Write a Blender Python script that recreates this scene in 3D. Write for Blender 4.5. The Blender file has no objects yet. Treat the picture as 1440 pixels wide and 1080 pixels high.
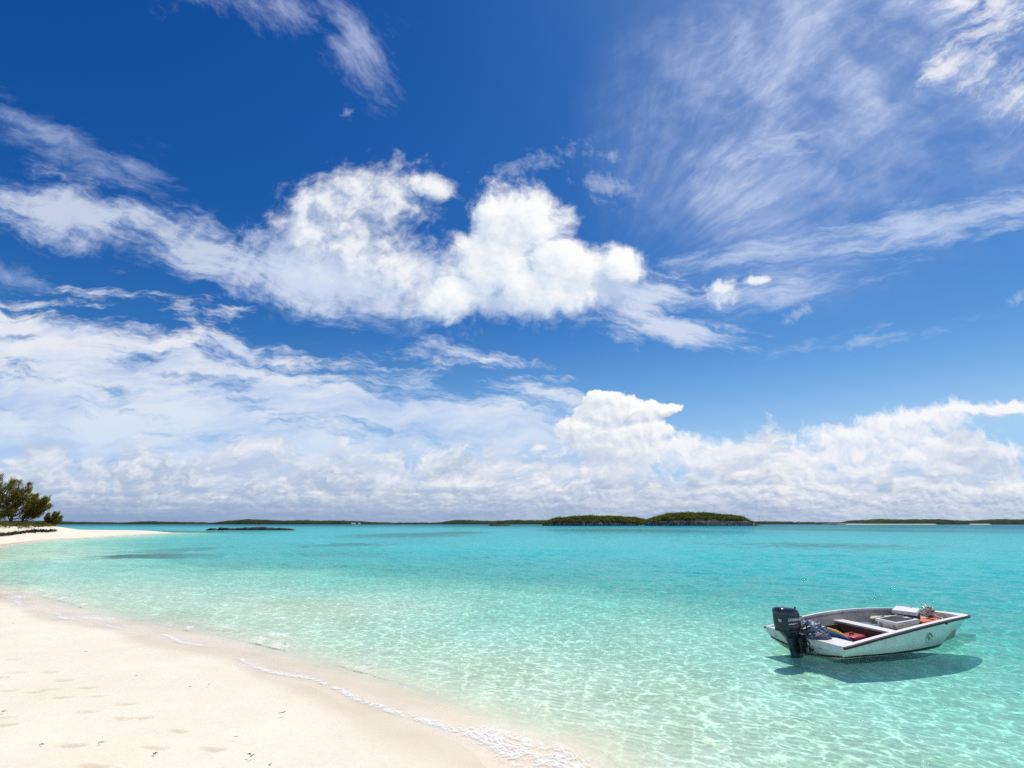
import bpy, bmesh, math, random
import numpy as np
from mathutils import Vector, Matrix
R = math.radians
sc = bpy.context.scene
COL = sc.collection

# ------------------------------------------------------------------ camera
CAM_H, LENS = 2.0, 16.0
F_PX = 1440 * LENS / 36.0
TILT = math.atan((737.0 - 540.0) / F_PX)
cam_data = bpy.data.cameras.new("camera")
cam_data.lens = LENS
cam_data.sensor_width = 36.0
cam_data.clip_start = 0.05
cam_data.clip_end = 60000.0
cam = bpy.data.objects.new("camera", cam_data)
cam.location = (0, 0, CAM_H)
cam.rotation_euler = (R(90) + TILT, 0, 0)
COL.objects.link(cam)
sc.camera = cam


def ray(px, py):
    """world direction of a point of the 1440 x 1080 photograph"""
    x, u = (px - 720) / F_PX, (540 - py) / F_PX
    c, s = math.cos(TILT), math.sin(TILT)
    return Vector((x, c - u * s, s + u * c))


def ground(px, py, z=0.0):
    d = ray(px, py)
    t = (z - CAM_H) / d.z
    return Vector((d.x * t, d.y * t, z))


def at_depth(px, py, Y):
    d = ray(px, py)
    t = Y / d.y
    return Vector((d.x * t, Y, CAM_H + d.z * t))


# ------------------------------------------------------------------ sun and sky
SUN_EL, SUN_AZ = R(63), R(42)          # azimuth measured from +Y towards +X
sun_dir = Vector((math.sin(SUN_AZ) * math.cos(SUN_EL), math.cos(SUN_AZ) * math.cos(SUN_EL), math.sin(SUN_EL)))
sun_data = bpy.data.lights.new("sun", 'SUN')
sun_data.energy = 4.1
sun_data.angle = R(0.53)
sun_data.color = (1.0, 0.95, 0.86)
sun = bpy.data.objects.new("sun", sun_data)
sun.rotation_euler = (-sun_dir).to_track_quat('-Z', 'Y').to_euler()
sun.location = (0, 0, 50)
COL.objects.link(sun)

sc.view_settings.view_transform = 'Standard'
sc.view_settings.look = 'None'
sc.view_settings.exposure = 0.0
sc.view_settings.gamma = 1.0
sc.cycles.use_denoising = False                        # keeps the fine grain of the water and the clouds
sc.cycles.use_adaptive_sampling = True
sc.cycles.adaptive_threshold = 0.008
sc.cycles.adaptive_min_samples = 6
sc.cycles.max_bounces = 10
sc.cycles.diffuse_bounces = 3
sc.cycles.glossy_bounces = 3
sc.cycles.transparent_max_bounces = 12
sc.cycles.caustics_reflective = False
sc.cycles.caustics_refractive = False


class G:
    """tiny expression builder for shader node trees"""
    def __init__(s, tree):
        s.t = tree
        s.n = tree.nodes
        s.l = tree.links

    def put(s, sock, v):
        if isinstance(v, W):
            s.l.new(v.s, sock)
        elif v is not None:
            sock.default_value = v

    def math(s, op, a, b=None, c=None, clamp=False):
        nd = s.n.new('ShaderNodeMath')
        nd.operation = op
        nd.use_clamp = clamp
        s.put(nd.inputs[0], a)
        if b is not None:
            s.put(nd.inputs[1], b)
        if c is not None:
            s.put(nd.inputs[2], c)
        return W(s, nd.outputs[0])

    def vmath(s, op, a, b=None, scale=None):
        nd = s.n.new('ShaderNodeVectorMath')
        nd.operation = op
        s.put(nd.inputs[0], a)
        if b is not None:
            s.put(nd.inputs[1], b)
        if scale is not None:
            s.put(nd.inputs['Scale'], scale)
        return W(s, nd.outputs['Value' if op in ('LENGTH', 'DOT_PRODUCT') else 0])

    def vec(s, x, y, z=0.0):
        nd = s.n.new('ShaderNodeCombineXYZ')
        for i, v in enumerate((x, y, z)):
            s.put(nd.inputs[i], v)
        return W(s, nd.outputs[0])

    def sep(s, v):
        nd = s.n.new('ShaderNodeSeparateXYZ')
        s.put(nd.inputs[0], v)
        return [W(s, o) for o in nd.outputs]

    def ss(s, lo, hi, x):
        """smoothstep; lo may exceed hi"""
        nd = s.n.new('ShaderNodeMapRange')
        nd.interpolation_type = 'SMOOTHSTEP'
        if lo > hi:
            lo, hi, a, b = hi, lo, 1.0, 0.0
        else:
            a, b = 0.0, 1.0
        s.put(nd.inputs[0], x)
        for i, v in enumerate((lo, hi, a, b)):
            nd.inputs[i + 1].default_value = v
        return W(s, nd.outputs[0])

    def lin(s, lo, hi, x, a=0.0, b=1.0):
        nd = s.n.new('ShaderNodeMapRange')
        s.put(nd.inputs[0], x)
        for i, v in enumerate((lo, hi, a, b)):
            nd.inputs[i + 1].default_value = v
        return W(s, nd.outputs[0])

    def noise(s, v, scale=5.0, detail=2.0, rough=0.5, lac=2.0, dist=0.0, kind='FBM', out=0, norm=True, dim='3D'):
        nd = s.n.new('ShaderNodeTexNoise')
        nd.noise_dimensions = dim
        nd.noise_type = kind
        if kind == 'FBM':
            nd.normalize = norm
        s.put(nd.inputs['Vector'], v)
        nd.inputs['Scale'].default_value = scale
        nd.inputs['Detail'].default_value = detail
        nd.inputs['Roughness'].default_value = rough
        nd.inputs['Lacunarity'].default_value = lac
        nd.inputs['Distortion'].default_value = dist
        return W(s, nd.outputs[out])

    def voro(s, v, scale=5.0, feature='F1', detail=0.0, rough=0.5, smooth=None, rand=1.0, out='Distance', dim='3D', norm=True):
        nd = s.n.new('ShaderNodeTexVoronoi')
        nd.voronoi_dimensions = dim
        nd.feature = feature
        nd.normalize = norm
        s.put(nd.inputs['Vector'], v)
        nd.inputs['Scale'].default_value = scale
        nd.inputs['Detail'].default_value = detail
        nd.inputs['Roughness'].default_value = rough
        nd.inputs['Randomness'].default_value = rand
        if smooth is not None and 'Smoothness' in nd.inputs:
            nd.inputs['Smoothness'].default_value = smooth
        return W(s, nd.outputs[out])

    def mix(s, f, a, b, mode='MIX'):
        nd = s.n.new('ShaderNodeMix')
        nd.data_type = 'RGBA'
        nd.blend_type = mode
        nd.clamp_factor = True
        s.put(nd.inputs[0], f)
        for i, v in ((6, a), (7, b)):
            if isinstance(v, (tuple, list)) and len(v) == 3:
                v = (*v, 1.0)
            s.put(nd.inputs[i], v)
        return W(s, nd.outputs[2])

    def ramp(s, x, stops):
        nd = s.n.new('ShaderNodeValToRGB')
        s.put(nd.inputs[0], x)
        el = nd.color_ramp.elements
        while len(el) < len(stops):
            el.new(0.5)
        for e, (p, c) in zip(el, stops):
            e.position = p
            e.color = (*c, 1.0) if len(c) == 3 else c
        return W(s, nd.outputs[0])

    def attr(s, name, out='Fac'):
        nd = s.n.new('ShaderNodeAttribute')
        nd.attribute_name = name
        return W(s, nd.outputs[out])

    def node(s, kind, outp=0, **inp):
        nd = s.n.new(kind)
        for k, v in inp.items():
            s.put(nd.inputs[k.replace('_', ' ')], v)
        return W(s, nd.outputs[outp])


class W:
    def __init__(s, g, sock):
        s.g, s.s = g, sock

    def __add__(s, o): return s.g.math('ADD', s, o)
    __radd__ = __add__
    def __sub__(s, o): return s.g.math('SUBTRACT', s, o)
    def __rsub__(s, o): return s.g.math('SUBTRACT', o, s)
    def __mul__(s, o): return s.g.math('MULTIPLY', s, o)
    __rmul__ = __mul__
    def __truediv__(s, o): return s.g.math('DIVIDE', s, o)
    def __rtruediv__(s, o): return s.g.math('DIVIDE', o, s)
    def __pow__(s, o): return s.g.math('POWER', s, o)
    def max(s, o): return s.g.math('MAXIMUM', s, o)
    def min(s, o): return s.g.math('MINIMUM', s, o)
    def clamp(s): return s.g.math('ADD', s, 0.0, clamp=True)
    def abs(s): return s.g.math('ABSOLUTE', s)


def srgb(r, g, b):
    f = lambda c: (c / 255) / 12.92 if c / 255 <= 0.04045 else ((c / 255 + 0.055) / 1.055) ** 2.4
    return (f(r), f(g), f(b))
# ------------------------------------------------------------------ the sky
world = bpy.data.worlds.new("World")
sc.world = world
world.use_nodes = True
world.node_tree.nodes.clear()


def build_sky():
    g = G(world.node_tree)
    SKY = 0.1                                             # background strength
    st = g.n.new('ShaderNodeTexSky')
    st.sky_type = 'NISHITA'
    st.sun_disc = False
    st.sun_elevation = SUN_EL
    st.sun_rotation = SUN_AZ
    st.air_density = 1.0
    st.dust_density = 0.15
    st.ozone_density = 2.0
    sky = W(g, st.outputs[0])
    tc = g.n.new('ShaderNodeTexCoord')
    D = W(g, tc.outputs['Generated'])
    dx, dy, dz = g.sep(D)
    ay = dy.abs().max(0.12)
    p, q = dx / ay, dz / ay                               # chart on an upright plane north of the beach
    K = 1.0 / SKY

    def S(px, py):
        d = ray(px, py)
        return d.x / d.y, d.z / d.y

    # ---- the clear sky: deeper blue overhead, as through the photograph's polarised film
    r_, g_, b_ = g.sep(sky)
    b2 = (b_ * SKY) ** 1.18 * (1.14 * K)
    g2 = ((g_ * SKY) ** 1.82 * (1.68 * K)).min(b2 * .72)
    r2 = ((r_ * SKY) ** 2.98 * (6.9 * K) - .003 * K).max(0.0).min(b2 * .45)
    col = g.vec(r2, g2, b2)
    wp = g.vec(p, q)

    def N(v, scale=1.0, detail=4, rough=.55, seed=0.0, dist=0.0, out=0):
        if seed:
            v = g.vmath('ADD', v, (seed * 3.7, seed * 2.3, 0))
        return g.noise(v, scale, detail, rough, 2.1, dist, out=out, dim='2D')

    def warp(v, scale, amt, detail=3, seed=0.0):
        nz = g.vmath('SUBTRACT', N(v, scale, detail, .55, seed, out=1), (.5, .5, .5))
        return g.vmath('ADD', v, g.vmath('SCALE', nz, scale=amt))

    def ell(v, cx, cy, rx, ry, ang=0.0):
        """1 at the middle of an ellipse given in photo pixels, 0 at its rim, negative outside"""
        v = chain(v)
        a, b = S(cx, cy)
        c, s_ = math.cos(R(ang)), math.sin(R(ang))
        ux, uy = S(cx + 20 * c, cy + 20 * s_)
        vx, vy = S(cx - 20 * s_, cy + 20 * c)
        M = np.array([[(ux - a) / 20, (vx - a) / 20], [(uy - b) / 20, (vy - b) / 20]])
        I = np.linalg.inv(M) / np.array([[rx], [ry]])
        _, sv, vt = np.linalg.svd(I)
        if np.linalg.det(vt) < 0:
            vt[1] *= -1
        mp = g.n.new('ShaderNodeMapping')
        mp.vector_type = 'TEXTURE'
        g.put(mp.inputs[0], v)
        mp.inputs[1].default_value = (a, b, 0)
        mp.inputs[2].default_value = (0, 0, math.atan2(vt[0, 1], vt[0, 0]))
        mp.inputs[3].default_value = (1 / sv[0], 1 / sv[1], 1)
        return 1.0 - g.vmath('LENGTH', W(g, mp.outputs[0]))

    def ells(v, *shapes):
        m = None
        for sh in shapes:
            e = ell(v, *sh)
            m = e if m is None else m.max(e)
        return m

    def streak(pt0, pt1, along, across, v, seed=0.0, detail=7, rough=.62):
        """fibrous noise stretched along the direction pt0 -> pt1 (photo pixels)"""
        a, b = S(*pt0), S(*pt1)
        an = math.atan2(b[1] - a[1], b[0] - a[0])
        x, y, _ = g.sep(chain(v))
        c, s_ = math.cos(an), math.sin(an)
        return N(g.vec((x * c + y * s_) * along + seed, (y * c - x * s_) * across), 1.0, detail, rough)

    tok = [None, {}]                                      # keeps the layers in order, so the shader stack stays small

    def chain(v):
        if tok[0] is None:
            return v
        k = id(v)
        if k not in tok[1]:
            nd = g.n.new('ShaderNodeVectorMath')
            nd.operation = 'MULTIPLY_ADD'
            g.put(nd.inputs[0], tok[0])
            nd.inputs[1].default_value = (1e-9, 1e-9, 1e-9)
            g.put(nd.inputs[2], v)
            tok[1][k] = (W(g, nd.outputs[0]), v)
        return tok[1][k][0]

    def over(base, color, alpha):
        c = g.mix(alpha, base, color)
        tok[0], tok[1] = c, {}
        return c

    def cc(r, gg, b, k=1.0):
        return tuple(v * K * k for v in srgb(r, gg, b))

    w1 = warp(wp, 3.0, .10, 4, 1.7)
    w2 = warp(wp, 9.0, .035, 4, 5.1)
    w3 = warp(w1, 14.0, .02, 3, 3.3)
    fine = N(w3, 24.0, 6, .62, 2.0) - .5

    # ---- high cirrus: veil fanning out on the right
    m = ells(w1, (1150, 110, 330, 290, -30), (1330, 60, 260, 260, -20), (1010, 250, 190, 130, 30))
    m = g.ss(-.12, .75, m)
    a, b = S(850, 420)
    x, y, _ = g.sep(w2)
    x, y = x - a, y - b
    fn = N(g.vec(g.math('ARCTAN2', y, x) * 9.0, g.math('SQRT', x * x + y * y) * 2.2), 1.0, 7, .62, 4.0)
    fn2 = streak((900, 330), (1250, 90), 4.0, 26.0, w3, 7.0, 7, .68)
    soft = N(w1, 4.0, 4, .55, 1.0)
    dens = m * (.40 + g.ss(.30, .78, fn) * .55 + g.ss(.38, .78, fn2) * .30) * (.42 + g.ss(.3, .68, soft) * .62)
    col = over(col, cc(202, 214, 242), (dens * .74).clamp())
    # thick bright patch in the upper right corner
    m = ells(w1, (1395, 10, 46, 130, 14), (1330, 90, 70, 22, -32), (1350, 2, 60, 22, 0)).max(ell(w1, 1440, 120, 70, 50, 30) * .7)
    t = m * .9 + (fn2 - .5) * 1.9 + (soft - .5) * 1.0 + fine * .8
    col = over(col, cc(243, 244, 250), g.ss(-.05, 1.15, t) * .85)
    # long streaks low on the right
    fs = streak((1120, 352), (1470, 290), 6.0, 30.0, w3, 1.0, 8, .64)
    m = ells(w2, (1300, 318, 190, 34, -11.5), (1440, 292, 110, 30, -12)).max(ells(w2, (1080, 356, 155, 20, -8), (1090, 408, 135, 26, -9)) * .8)
    m = m.max(ells(w2, (1230, 474, 90, 8, -9), (1090, 210, 60, 16, -18)) * .35)
    col = over(col, cc(212, 224, 246), g.ss(-.2, .95, m * .85 + (fs - .5) * 1.9) * .66)
    fs = streak((870, 445), (1040, 482), 6.0, 26.0, w3, 4.0, 7, .64)
    m = ells(w2, (955, 464, 100, 21, 12), (910, 430, 60, 40, -30)).max(ell(w2, 630, 493, 72, 12, 8) * .4)
    col = over(col, cc(224, 232, 247), g.ss(-.2, .75, m * .8 + (fs - .5) * 2.2) * .8)
    # small loose scraps
    m = ells(w2, (855, 262, 45, 22, 25), (1128, 440, 22, 10, -25), (1432, 415, 18, 10, -20)).max(
        ells(w2, (862, 217, 18, 9, -25), (745, 232, 80, 15, -18), (490, 158, 10, 9, 0), (1102, 455, 12, 8, 0), (612, 508, 16, 8, 0), (640, 470, 30, 12, -30)) * .55)
    col = over(col, cc(212, 222, 244), g.ss(-.1, 1.0, m * .8 + fine * 2.2) * .42)
    # wisp at the top centre
    m = ells(w2, (500, 62, 105, 44, 62)).max(ell(w1, 395, 10, 150, 45, 8) * .6)
    f_ = streak((430, 0), (540, 130), 5.0, 16.0, w3, 9.0, 8, .66)
    col = over(col, cc(196, 206, 238), g.ss(-.05, 1.1, m * .85 + (f_ - .5) * 1.4) * .72)
    # wisps on the left, and the broad band that runs under the big cumulus
    f_ = streak((0, 200), (420, 350), 4.0, 16.0, w3, 13.0, 9, .65)
    m = ells(w2, (90, 205, 190, 34, 26)).max(ell(w2, 185, 232, 62, 30, 12) * .8).max(ell(w2, 20, 388, 60, 24, 10) * .7)
    col = over(col, cc(186, 204, 240), g.ss(-.05, 1.1, m * .8 + (f_ - .5) * 1.7) * .60)
    m = ells(w1, (110, 305, 210, 60, 14), (290, 352, 180, 58, 14), (430, 395, 190, 58, 14)).max(ell(w2, 540, 430, 90, 40, 16))
    t = m * 1.0 + (f_ - .5) * 1.8 + fine * .5
    col = over(col, g.mix(g.ss(.0, .9, t), cc(166, 192, 234), cc(220, 229, 245)), g.ss(-.05, .95, t) * .76)

    # ---- mid-level sheet on the left, edge falling to the right
    x, y, _ = g.sep(w1)
    pts = [S(-60, 400), S(120, 428), S(300, 450), S(450, 492), S(600, 522), S(830, 545), S(900, 600)]
    cur = g.n.new('ShaderNodeFloatCurve')
    cm = cur.mapping.curves[0]
    X0, X1, Y1 = -1.6, .5, .8
    while len(cm.points) < len(pts) + 1:
        cm.points.new(.5, .5)
    pl = [((a - X0) / (X1 - X0), b / Y1) for a, b in pts] + [(1.0, .1)]
    for pt, (a, b) in zip(cm.points, pl):
        pt.location = (a, b)
        pt.handle_type = 'AUTO'
    cur.mapping.update()
    g.put(cur.inputs['Value'], g.lin(X0, X1, x))
    edge = W(g, cur.outputs[0]) * Y1
    f_ = streak((0, 430), (800, 545), 4.0, 17.0, w3, 17.0, 9, .64)
    f2 = streak((0, 600), (800, 560), 3.0, 13.0, w3, 19.0, 7, .62)
    t = ((edge - y) * 5.0).min(.55) + (f_ - .5) * 2.2 + (f2 - .5) * .9
    scol = g.mix(g.ss(.34, .64, f2 * .7 + soft * .3), cc(190, 207, 238), cc(240, 242, 247))
    col = over(col, scol, g.ss(-.06, .55, t) * .92)
    # veil that whitens the sky towards the horizon
    col = over(col, cc(150, 196, 242), g.ss(.46, .0, q) * .5)

    # ---- cumulus: billowing field, lit from the upper right
    wc = warp(warp(wp, 5.0, .05, 3, 8.4), 20.0, .022, 5, 3.1)

    def puff(v, sc_, seed, det=6):
        o = g.vmath('ADD', chain(v), (seed, seed * 1.7, 0))
        b = g.voro(o, sc_, 'F1', 1.5, .5, dim='2D')
        return (.45 - b) * .9, (N(o, sc_ * 1.6, det, .62) - .5) * 1.5

    def cumulus(col, v, shapes, sc_, seed, amp, soft_, lo, hi, op=1.0, k=1.0, kb=1.0, up=None):
        m0 = ells(v, *shapes).max(-.8).min(.6)
        b0, n0 = puff(v, sc_, seed)
        off = up or (.30 / sc_, .40 / sc_)
        v1 = g.vmath('ADD', v, (*off, 0))
        m1 = ells(v1, *shapes).max(-.8).min(.6)
        b1, n1 = puff(v1, sc_, seed, 3)
        f0 = m0 + (b0 * kb + n0) * amp
        f1 = m1 + (b1 * kb + n1) * amp
        a = g.ss(*soft_, f0)
        lit = g.ss(.0, 1.0, (f0 - f1) * k + .55)
        return over(col, g.mix(lit, lo, hi), a * op)

    # veil and ragged fringe about the two big cumuli
    A = [(505, 280, 118, 56, -8), (436, 320, 62, 80, 10), (500, 340, 90, 60, 0), (545, 378, 90, 46, 12), (602, 262, 46, 22, 15)]
    B = [(730, 312, 78, 60, 10), (690, 372, 84, 56, -10), (800, 372, 84, 46, 12), (868, 374, 50, 32, 12), (640, 412, 60, 36, -20), (770, 408, 90, 34, 0)]
    m = ells(w1, (470, 385, 190, 62, 8), (690, 425, 140, 40, 5), (850, 410, 100, 40, 10), (600, 380, 90, 60, 0))
    col = over(col, cc(208, 220, 243), g.ss(-.05, .9, m * .9 + fine * 1.2 + (soft - .5) * 1.4) * .75)
    col = cumulus(col, wc, A, 11.0, 8.4, .78, (-.06, .95), cc(186, 204, 230), cc(250, 251, 253), .95, .7)
    col = cumulus(col, wc, B, 10.0, 4.9, .56, (-.05, .50), cc(200, 218, 236), cc(255, 255, 255), .98, .9)
    col = cumulus(col, w2, [(1016, 410, 26, 22, 0), (1062, 394, 22, 8, -10)], 22.0, 6.1, .75, (.05, .8), cc(205, 219, 242), cc(246, 249, 253), .9)

    # ---- layers towards the horizon
    R_ = [(1290, 596, 110, 28, -6), (1240, 622, 150, 34, 0), (1390, 574, 130, 12, -3), (1180, 638, 120, 22, -4), (1320, 640, 150, 28, 0), (1010, 646, 110, 26, 4), (960, 628, 50, 20, 0)]
    col = cumulus(col, warp(w2, 22.0, .03, 4, 7.7), R_, 20.0, 3.7, .62, (-.04, .62), cc(205, 218, 240), cc(250, 250, 252), .95, .9)
    T_ = [(858, 580, 52, 30, -8), (900, 582, 40, 18, -12), (852, 563, 34, 16, 0), (822, 606, 40, 26, 0), (880, 622, 62, 40, 0), (938, 577, 24, 8, -16), (905, 605, 40, 22, 0)]
    wt = warp(warp(wp, 26.0, .016, 4, 2.7), 60.0, .006, 3, 4.4)
    col = cumulus(col, wt, T_, 30.0, 9.3, .40, (-.02, .16), cc(186, 202, 226), cc(255, 255, 254), 1.0, .8)

    # the bank of cumulus along the horizon, puffs shrinking with distance
    ly = g.math('LOGARITHM', (q + .035).max(.004), math.e)
    nb = N(w2, 7.0, 6, .6, 3.0) - .5
    nc = N(wp, 3.2, 4, .55, 6.0) - .5
    for (ctop, cw, sx, sy, seed, lo, hi, op, lump_) in ((.158, .10, 7.0, 2.6, 31.0, (186, 201, 226), (249, 249, 250), .88, .12),
                                                (.105, .07, 12.0, 3.4, 47.0, (172, 190, 216), (249, 249, 250), .92, .13),
                                                (.062, .045, 21.0, 4.4, 55.0, (168, 187, 214), (242, 243, 247), .90, .07),
                                                (.034, .03, 34.0, 5.4, 63.0, (170, 188, 216), (224, 231, 241), .80, .03)):
        p_ = g.sep(chain(wp))[0]
        o = g.vec(p_ * sx * 1.15 + seed + nc * 2.0, ly * sy + nb * .8 + nc * 1.4)
        b0, n0 = puff(o, 1.0, seed)
        b1, n1 = puff(g.vmath('ADD', o, (.16, .46, 0)), 1.0, seed, 4)
        h = N(g.vec(p_ * 4.5 + seed, 0.0), 1.0, 3, .55)
        f0, f1 = b0 * .8 + n0 * 1.1, b1 * .8 + n1 * 1.1
        t = ((ctop + (h - .5) * lump_ * 2.0 - q) / cw).min(.6) + f0 * .9
        sh_ = N(g.vec(p_ * sx * .35 + seed, ly * 2.0), 1.0, 3, .55)
        lit = g.ss(-.42, .62, (f0 - f1) * .62 + (sh_ - .5) * 1.0 + p_ * .10)
        col = over(col, g.mix(lit, cc(*lo), cc(*hi)), g.ss(.0, .42, t) * op)
    # blue-grey rain-dark base right on the horizon, stretched flat
    f_ = N(g.vec(p * 4.0, q * 60.0), 1.0, 5, .6, 2.0)
    col = over(col, cc(136, 161, 196), g.ss(.080, .0, q + (f_ - .5) * .06) * g.lin(-.7, .9, p, .92, .30).clamp())
    bg = g.node('ShaderNodeBackground', Color=col, Strength=SKY)
    out = g.n.new('ShaderNodeOutputWorld')
    g.l.new(bg.s, out.inputs[0])
    world.cycles.sampling_method = 'NONE'


build_sky()

# ------------------------------------------------------------------ helpers
def new_mat(name):
    m = bpy.data.materials.new(name)
    m.use_nodes = True
    m.node_tree.nodes.clear()
    g = G(m.node_tree)
    return m, g


def finish(g, surf, disp=None):
    out = g.n.new('ShaderNodeOutputMaterial')
    g.l.new(surf.s, out.inputs[0])


def obj_pos(g):
    return g.node('ShaderNodeNewGeometry', 0)


def principled(g, color, rough=.5, normal=None, spec=.5, metallic=0.0, **kw):
    nd = g.n.new('ShaderNodeBsdfPrincipled')
    if isinstance(color, (tuple, list)) and len(color) == 3:
        color = (*color, 1.0)
    g.put(nd.inputs['Base Color'], color)
    g.put(nd.inputs['Roughness'], rough)
    g.put(nd.inputs['Specular IOR Level'], spec)
    g.put(nd.inputs['Metallic'], metallic)
    if normal is not None:
        g.put(nd.inputs['Normal'], normal)
    for k, v in kw.items():
        g.put(nd.inputs[k.replace('_', ' ')], v)
    return W(g, nd.outputs[0])


def bump(g, height, dist=.01, strength=1.0, normal=None):
    nd = g.n.new('ShaderNodeBump')
    g.put(nd.inputs['Strength'], strength)
    g.put(nd.inputs['Distance'], dist)
    g.put(nd.inputs['Height'], height)
    if normal is not None:
        g.put(nd.inputs['Normal'], normal)
    return W(g, nd.outputs[0])


def tex_obj(g):
    nd = g.n.new('ShaderNodeTexCoord')
    return W(g, nd.outputs['Object'])


def simple_mat(name, c0, c1=None, scale=8.0, rough=.5, bump_d=0.0, bump_s=40.0, spec=.5, detail=5, metallic=0.0, lo=.35, hi=.7):
    """a colour that wanders between two shades, with a little relief"""
    m, g = new_mat(name)
    v = tex_obj(g)
    n = g.noise(v, scale, detail, .6)
    c = g.mix(g.ss(lo, hi, n), c0, c1 or c0)
    nrm = bump(g, g.noise(v, bump_s, 4, .6), bump_d) if bump_d else None
    finish(g, principled(g, c, rough, nrm, spec, metallic))
    return m


def tag(o, label=None, cat=None, group=None, kind=None):
    for k, v in (('label', label), ('category', cat), ('group', group), ('kind', kind)):
        if v:
            o[k] = v
    return o


def link(name, me, mats=None, parent=None, smooth=True, loc=None):
    o = bpy.data.objects.new(name, me)
    COL.objects.link(o)
    for m in (mats if isinstance(mats, (list, tuple)) else [mats]):
        if m:
            me.materials.append(m)
    if parent:
        o.parent = parent
    if loc:
        o.location = loc
    if smooth and len(me.polygons):
        me.polygons.foreach_set('use_smooth', np.ones(len(me.polygons), bool))
    return o


def empty(name, loc=(0, 0, 0), rz=0.0):
    o = bpy.data.objects.new(name, None)
    o.empty_display_size = .2
    o.location = loc
    o.rotation_euler = (0, 0, rz)
    COL.objects.link(o)
    return o


def np_mesh(name, V, Fq):
    """mesh from an (n,3) array and an (m,3 or 4) index array"""
    me = bpy.data.meshes.new(name)
    V = np.ascontiguousarray(V, np.float32)
    Fq = np.ascontiguousarray(Fq, np.int32)
    k = Fq.shape[1]
    me.vertices.add(len(V))
    me.vertices.foreach_set('co', V.ravel())
    me.loops.add(Fq.size)
    me.loops.foreach_set('vertex_index', Fq.ravel())
    me.polygons.add(len(Fq))
    me.polygons.foreach_set('loop_start', np.arange(0, Fq.size, k, dtype=np.int32))
    me.update(calc_edges=True)
    return me


def add_attr(me, name, arr):
    a = me.attributes.new(name, 'FLOAT', 'POINT')
    a.data.foreach_set('value', np.ascontiguousarray(arr, np.float32))


def grid_faces(nr, nc):
    i = np.arange(nr * nc).reshape(nr, nc)
    return np.stack([i[:-1, :-1], i[:-1, 1:], i[1:, 1:], i[1:, :-1]], -1).reshape(-1, 4)


def catmull(P, n):
    P = np.asarray(P, float)
    Q = np.vstack([2 * P[0] - P[1], P, 2 * P[-1] - P[-2]])
    out = []
    for i in range(1, len(Q) - 2):
        t = np.linspace(0, 1, n, endpoint=False)[:, None]
        a, b, c, d = Q[i - 1], Q[i], Q[i + 1], Q[i + 2]
        out.append(.5 * (2 * b + (c - a) * t + (2 * a - 5 * b + 4 * c - d) * t ** 2 + (3 * b - a - 3 * c + d) * t ** 3))
    out.append(P[-1:])
    return np.vstack(out)


def hash2(ix, iy, seed):
    h = (ix.astype(np.int64) * 374761393 + iy.astype(np.int64) * 668265263 + seed * 2246822519) & 0xffffffff
    h = ((h ^ (h >> 13)) * 1274126177) & 0xffffffff
    return ((h ^ (h >> 16)) & 0xffff) / 65535.0


def vnoise(x, y, seed=0):
    ix, iy = np.floor(x), np.floor(y)
    fx, fy = x - ix, y - iy
    fx, fy = fx * fx * (3 - 2 * fx), fy * fy * (3 - 2 * fy)
    a, b = hash2(ix, iy, seed), hash2(ix + 1, iy, seed)
    c, d = hash2(ix, iy + 1, seed), hash2(ix + 1, iy + 1, seed)
    return (a * (1 - fx) + b * fx) * (1 - fy) + (c * (1 - fx) + d * fx) * fy


def fbm(x, y, octv=4, seed=0):
    s, a, t = 0, .5, 0
    for i in range(octv):
        s = s + a * vnoise(x * 2 ** i, y * 2 ** i, seed + i * 17)
        t += a
        a *= .5
    return s / t


# ------------------------------------------------------------------ shore line and heights
edge_px = [(813, 1079), (763, 1060), (693, 1029), (597, 994), (500, 958), (420, 935), (340, 911), (250, 889), (140, 869), (60, 848), (0, 830)]
edge = [(2.2, -6.0), (1.9, -2.0), (1.5, 1.2)] + [tuple(ground(*p_))[:2] for p_ in edge_px]
edge += [(-20.5, 17.6), (-27, 23.0), (-36, 31.0)]
edge += [tuple(ground(*p_))[:2] for p_ in ((0, 769), (29, 764), (78, 758.5), (124, 756.4), (175, 753), (224, 750.2))]
edge += [(-76, 104), (-79, 110), (-84, 119), (-96, 128), (-120, 137), (-170, 150), (-400, 190)]
SHORE = catmull(edge, 5)
LAND = np.vstack([SHORE, [(-400, -60), (2.0, -60)]])


def shore_dist(x, y):
    """signed distance to the water's edge: positive on land"""
    shp = x.shape
    P = np.stack([x.ravel(), y.ravel()], -1)
    A, B = SHORE[:-1], SHORE[1:]
    best = np.full(len(P), 1e18)
    for a, b in zip(A, B):
        d = b - a
        t = np.clip(((P - a) @ d) / (d @ d), 0, 1)
        q = P - a - t[:, None] * d
        best = np.minimum(best, (q * q).sum(1))
    ins = np.zeros(len(P), bool)
    L = LAND
    for (x0, y0), (x1, y1) in zip(L, np.roll(L, -1, 0)):
        if y0 == y1:
            continue
        c = ((y0 > P[:, 1]) != (y1 > P[:, 1]))
        xi = (x1 - x0) * (P[:, 1] - y0) / (y1 - y0) + x0
        ins ^= c & (P[:, 0] < xi)
    d = np.sqrt(best)
    return np.where(ins, d, -d).reshape(shp)


def interp(x, pts):
    a = np.array(pts, float)
    return np.interp(x, a[:, 0], a[:, 1])


PROFILE = [(-9000, -7), (-1200, -6), (-500, -4.2), (-260, -2.8), (-130, -1.8), (-60, -1.22), (-30, -.90), (-15, -.52), (-9, -.28), (-6.5, -.205), (-4, -.165),
           (-2, -.125), (-1, -.10), (0, 0.0), (1.2, .085), (2.2, .17), (4.0, .36), (6.5, .52), (12, .62), (40, .9), (300, 1.5)]
DUNE = ((-84.0, 76.0), (-112.0, 84.0), (-145.0, 90.0))


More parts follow.
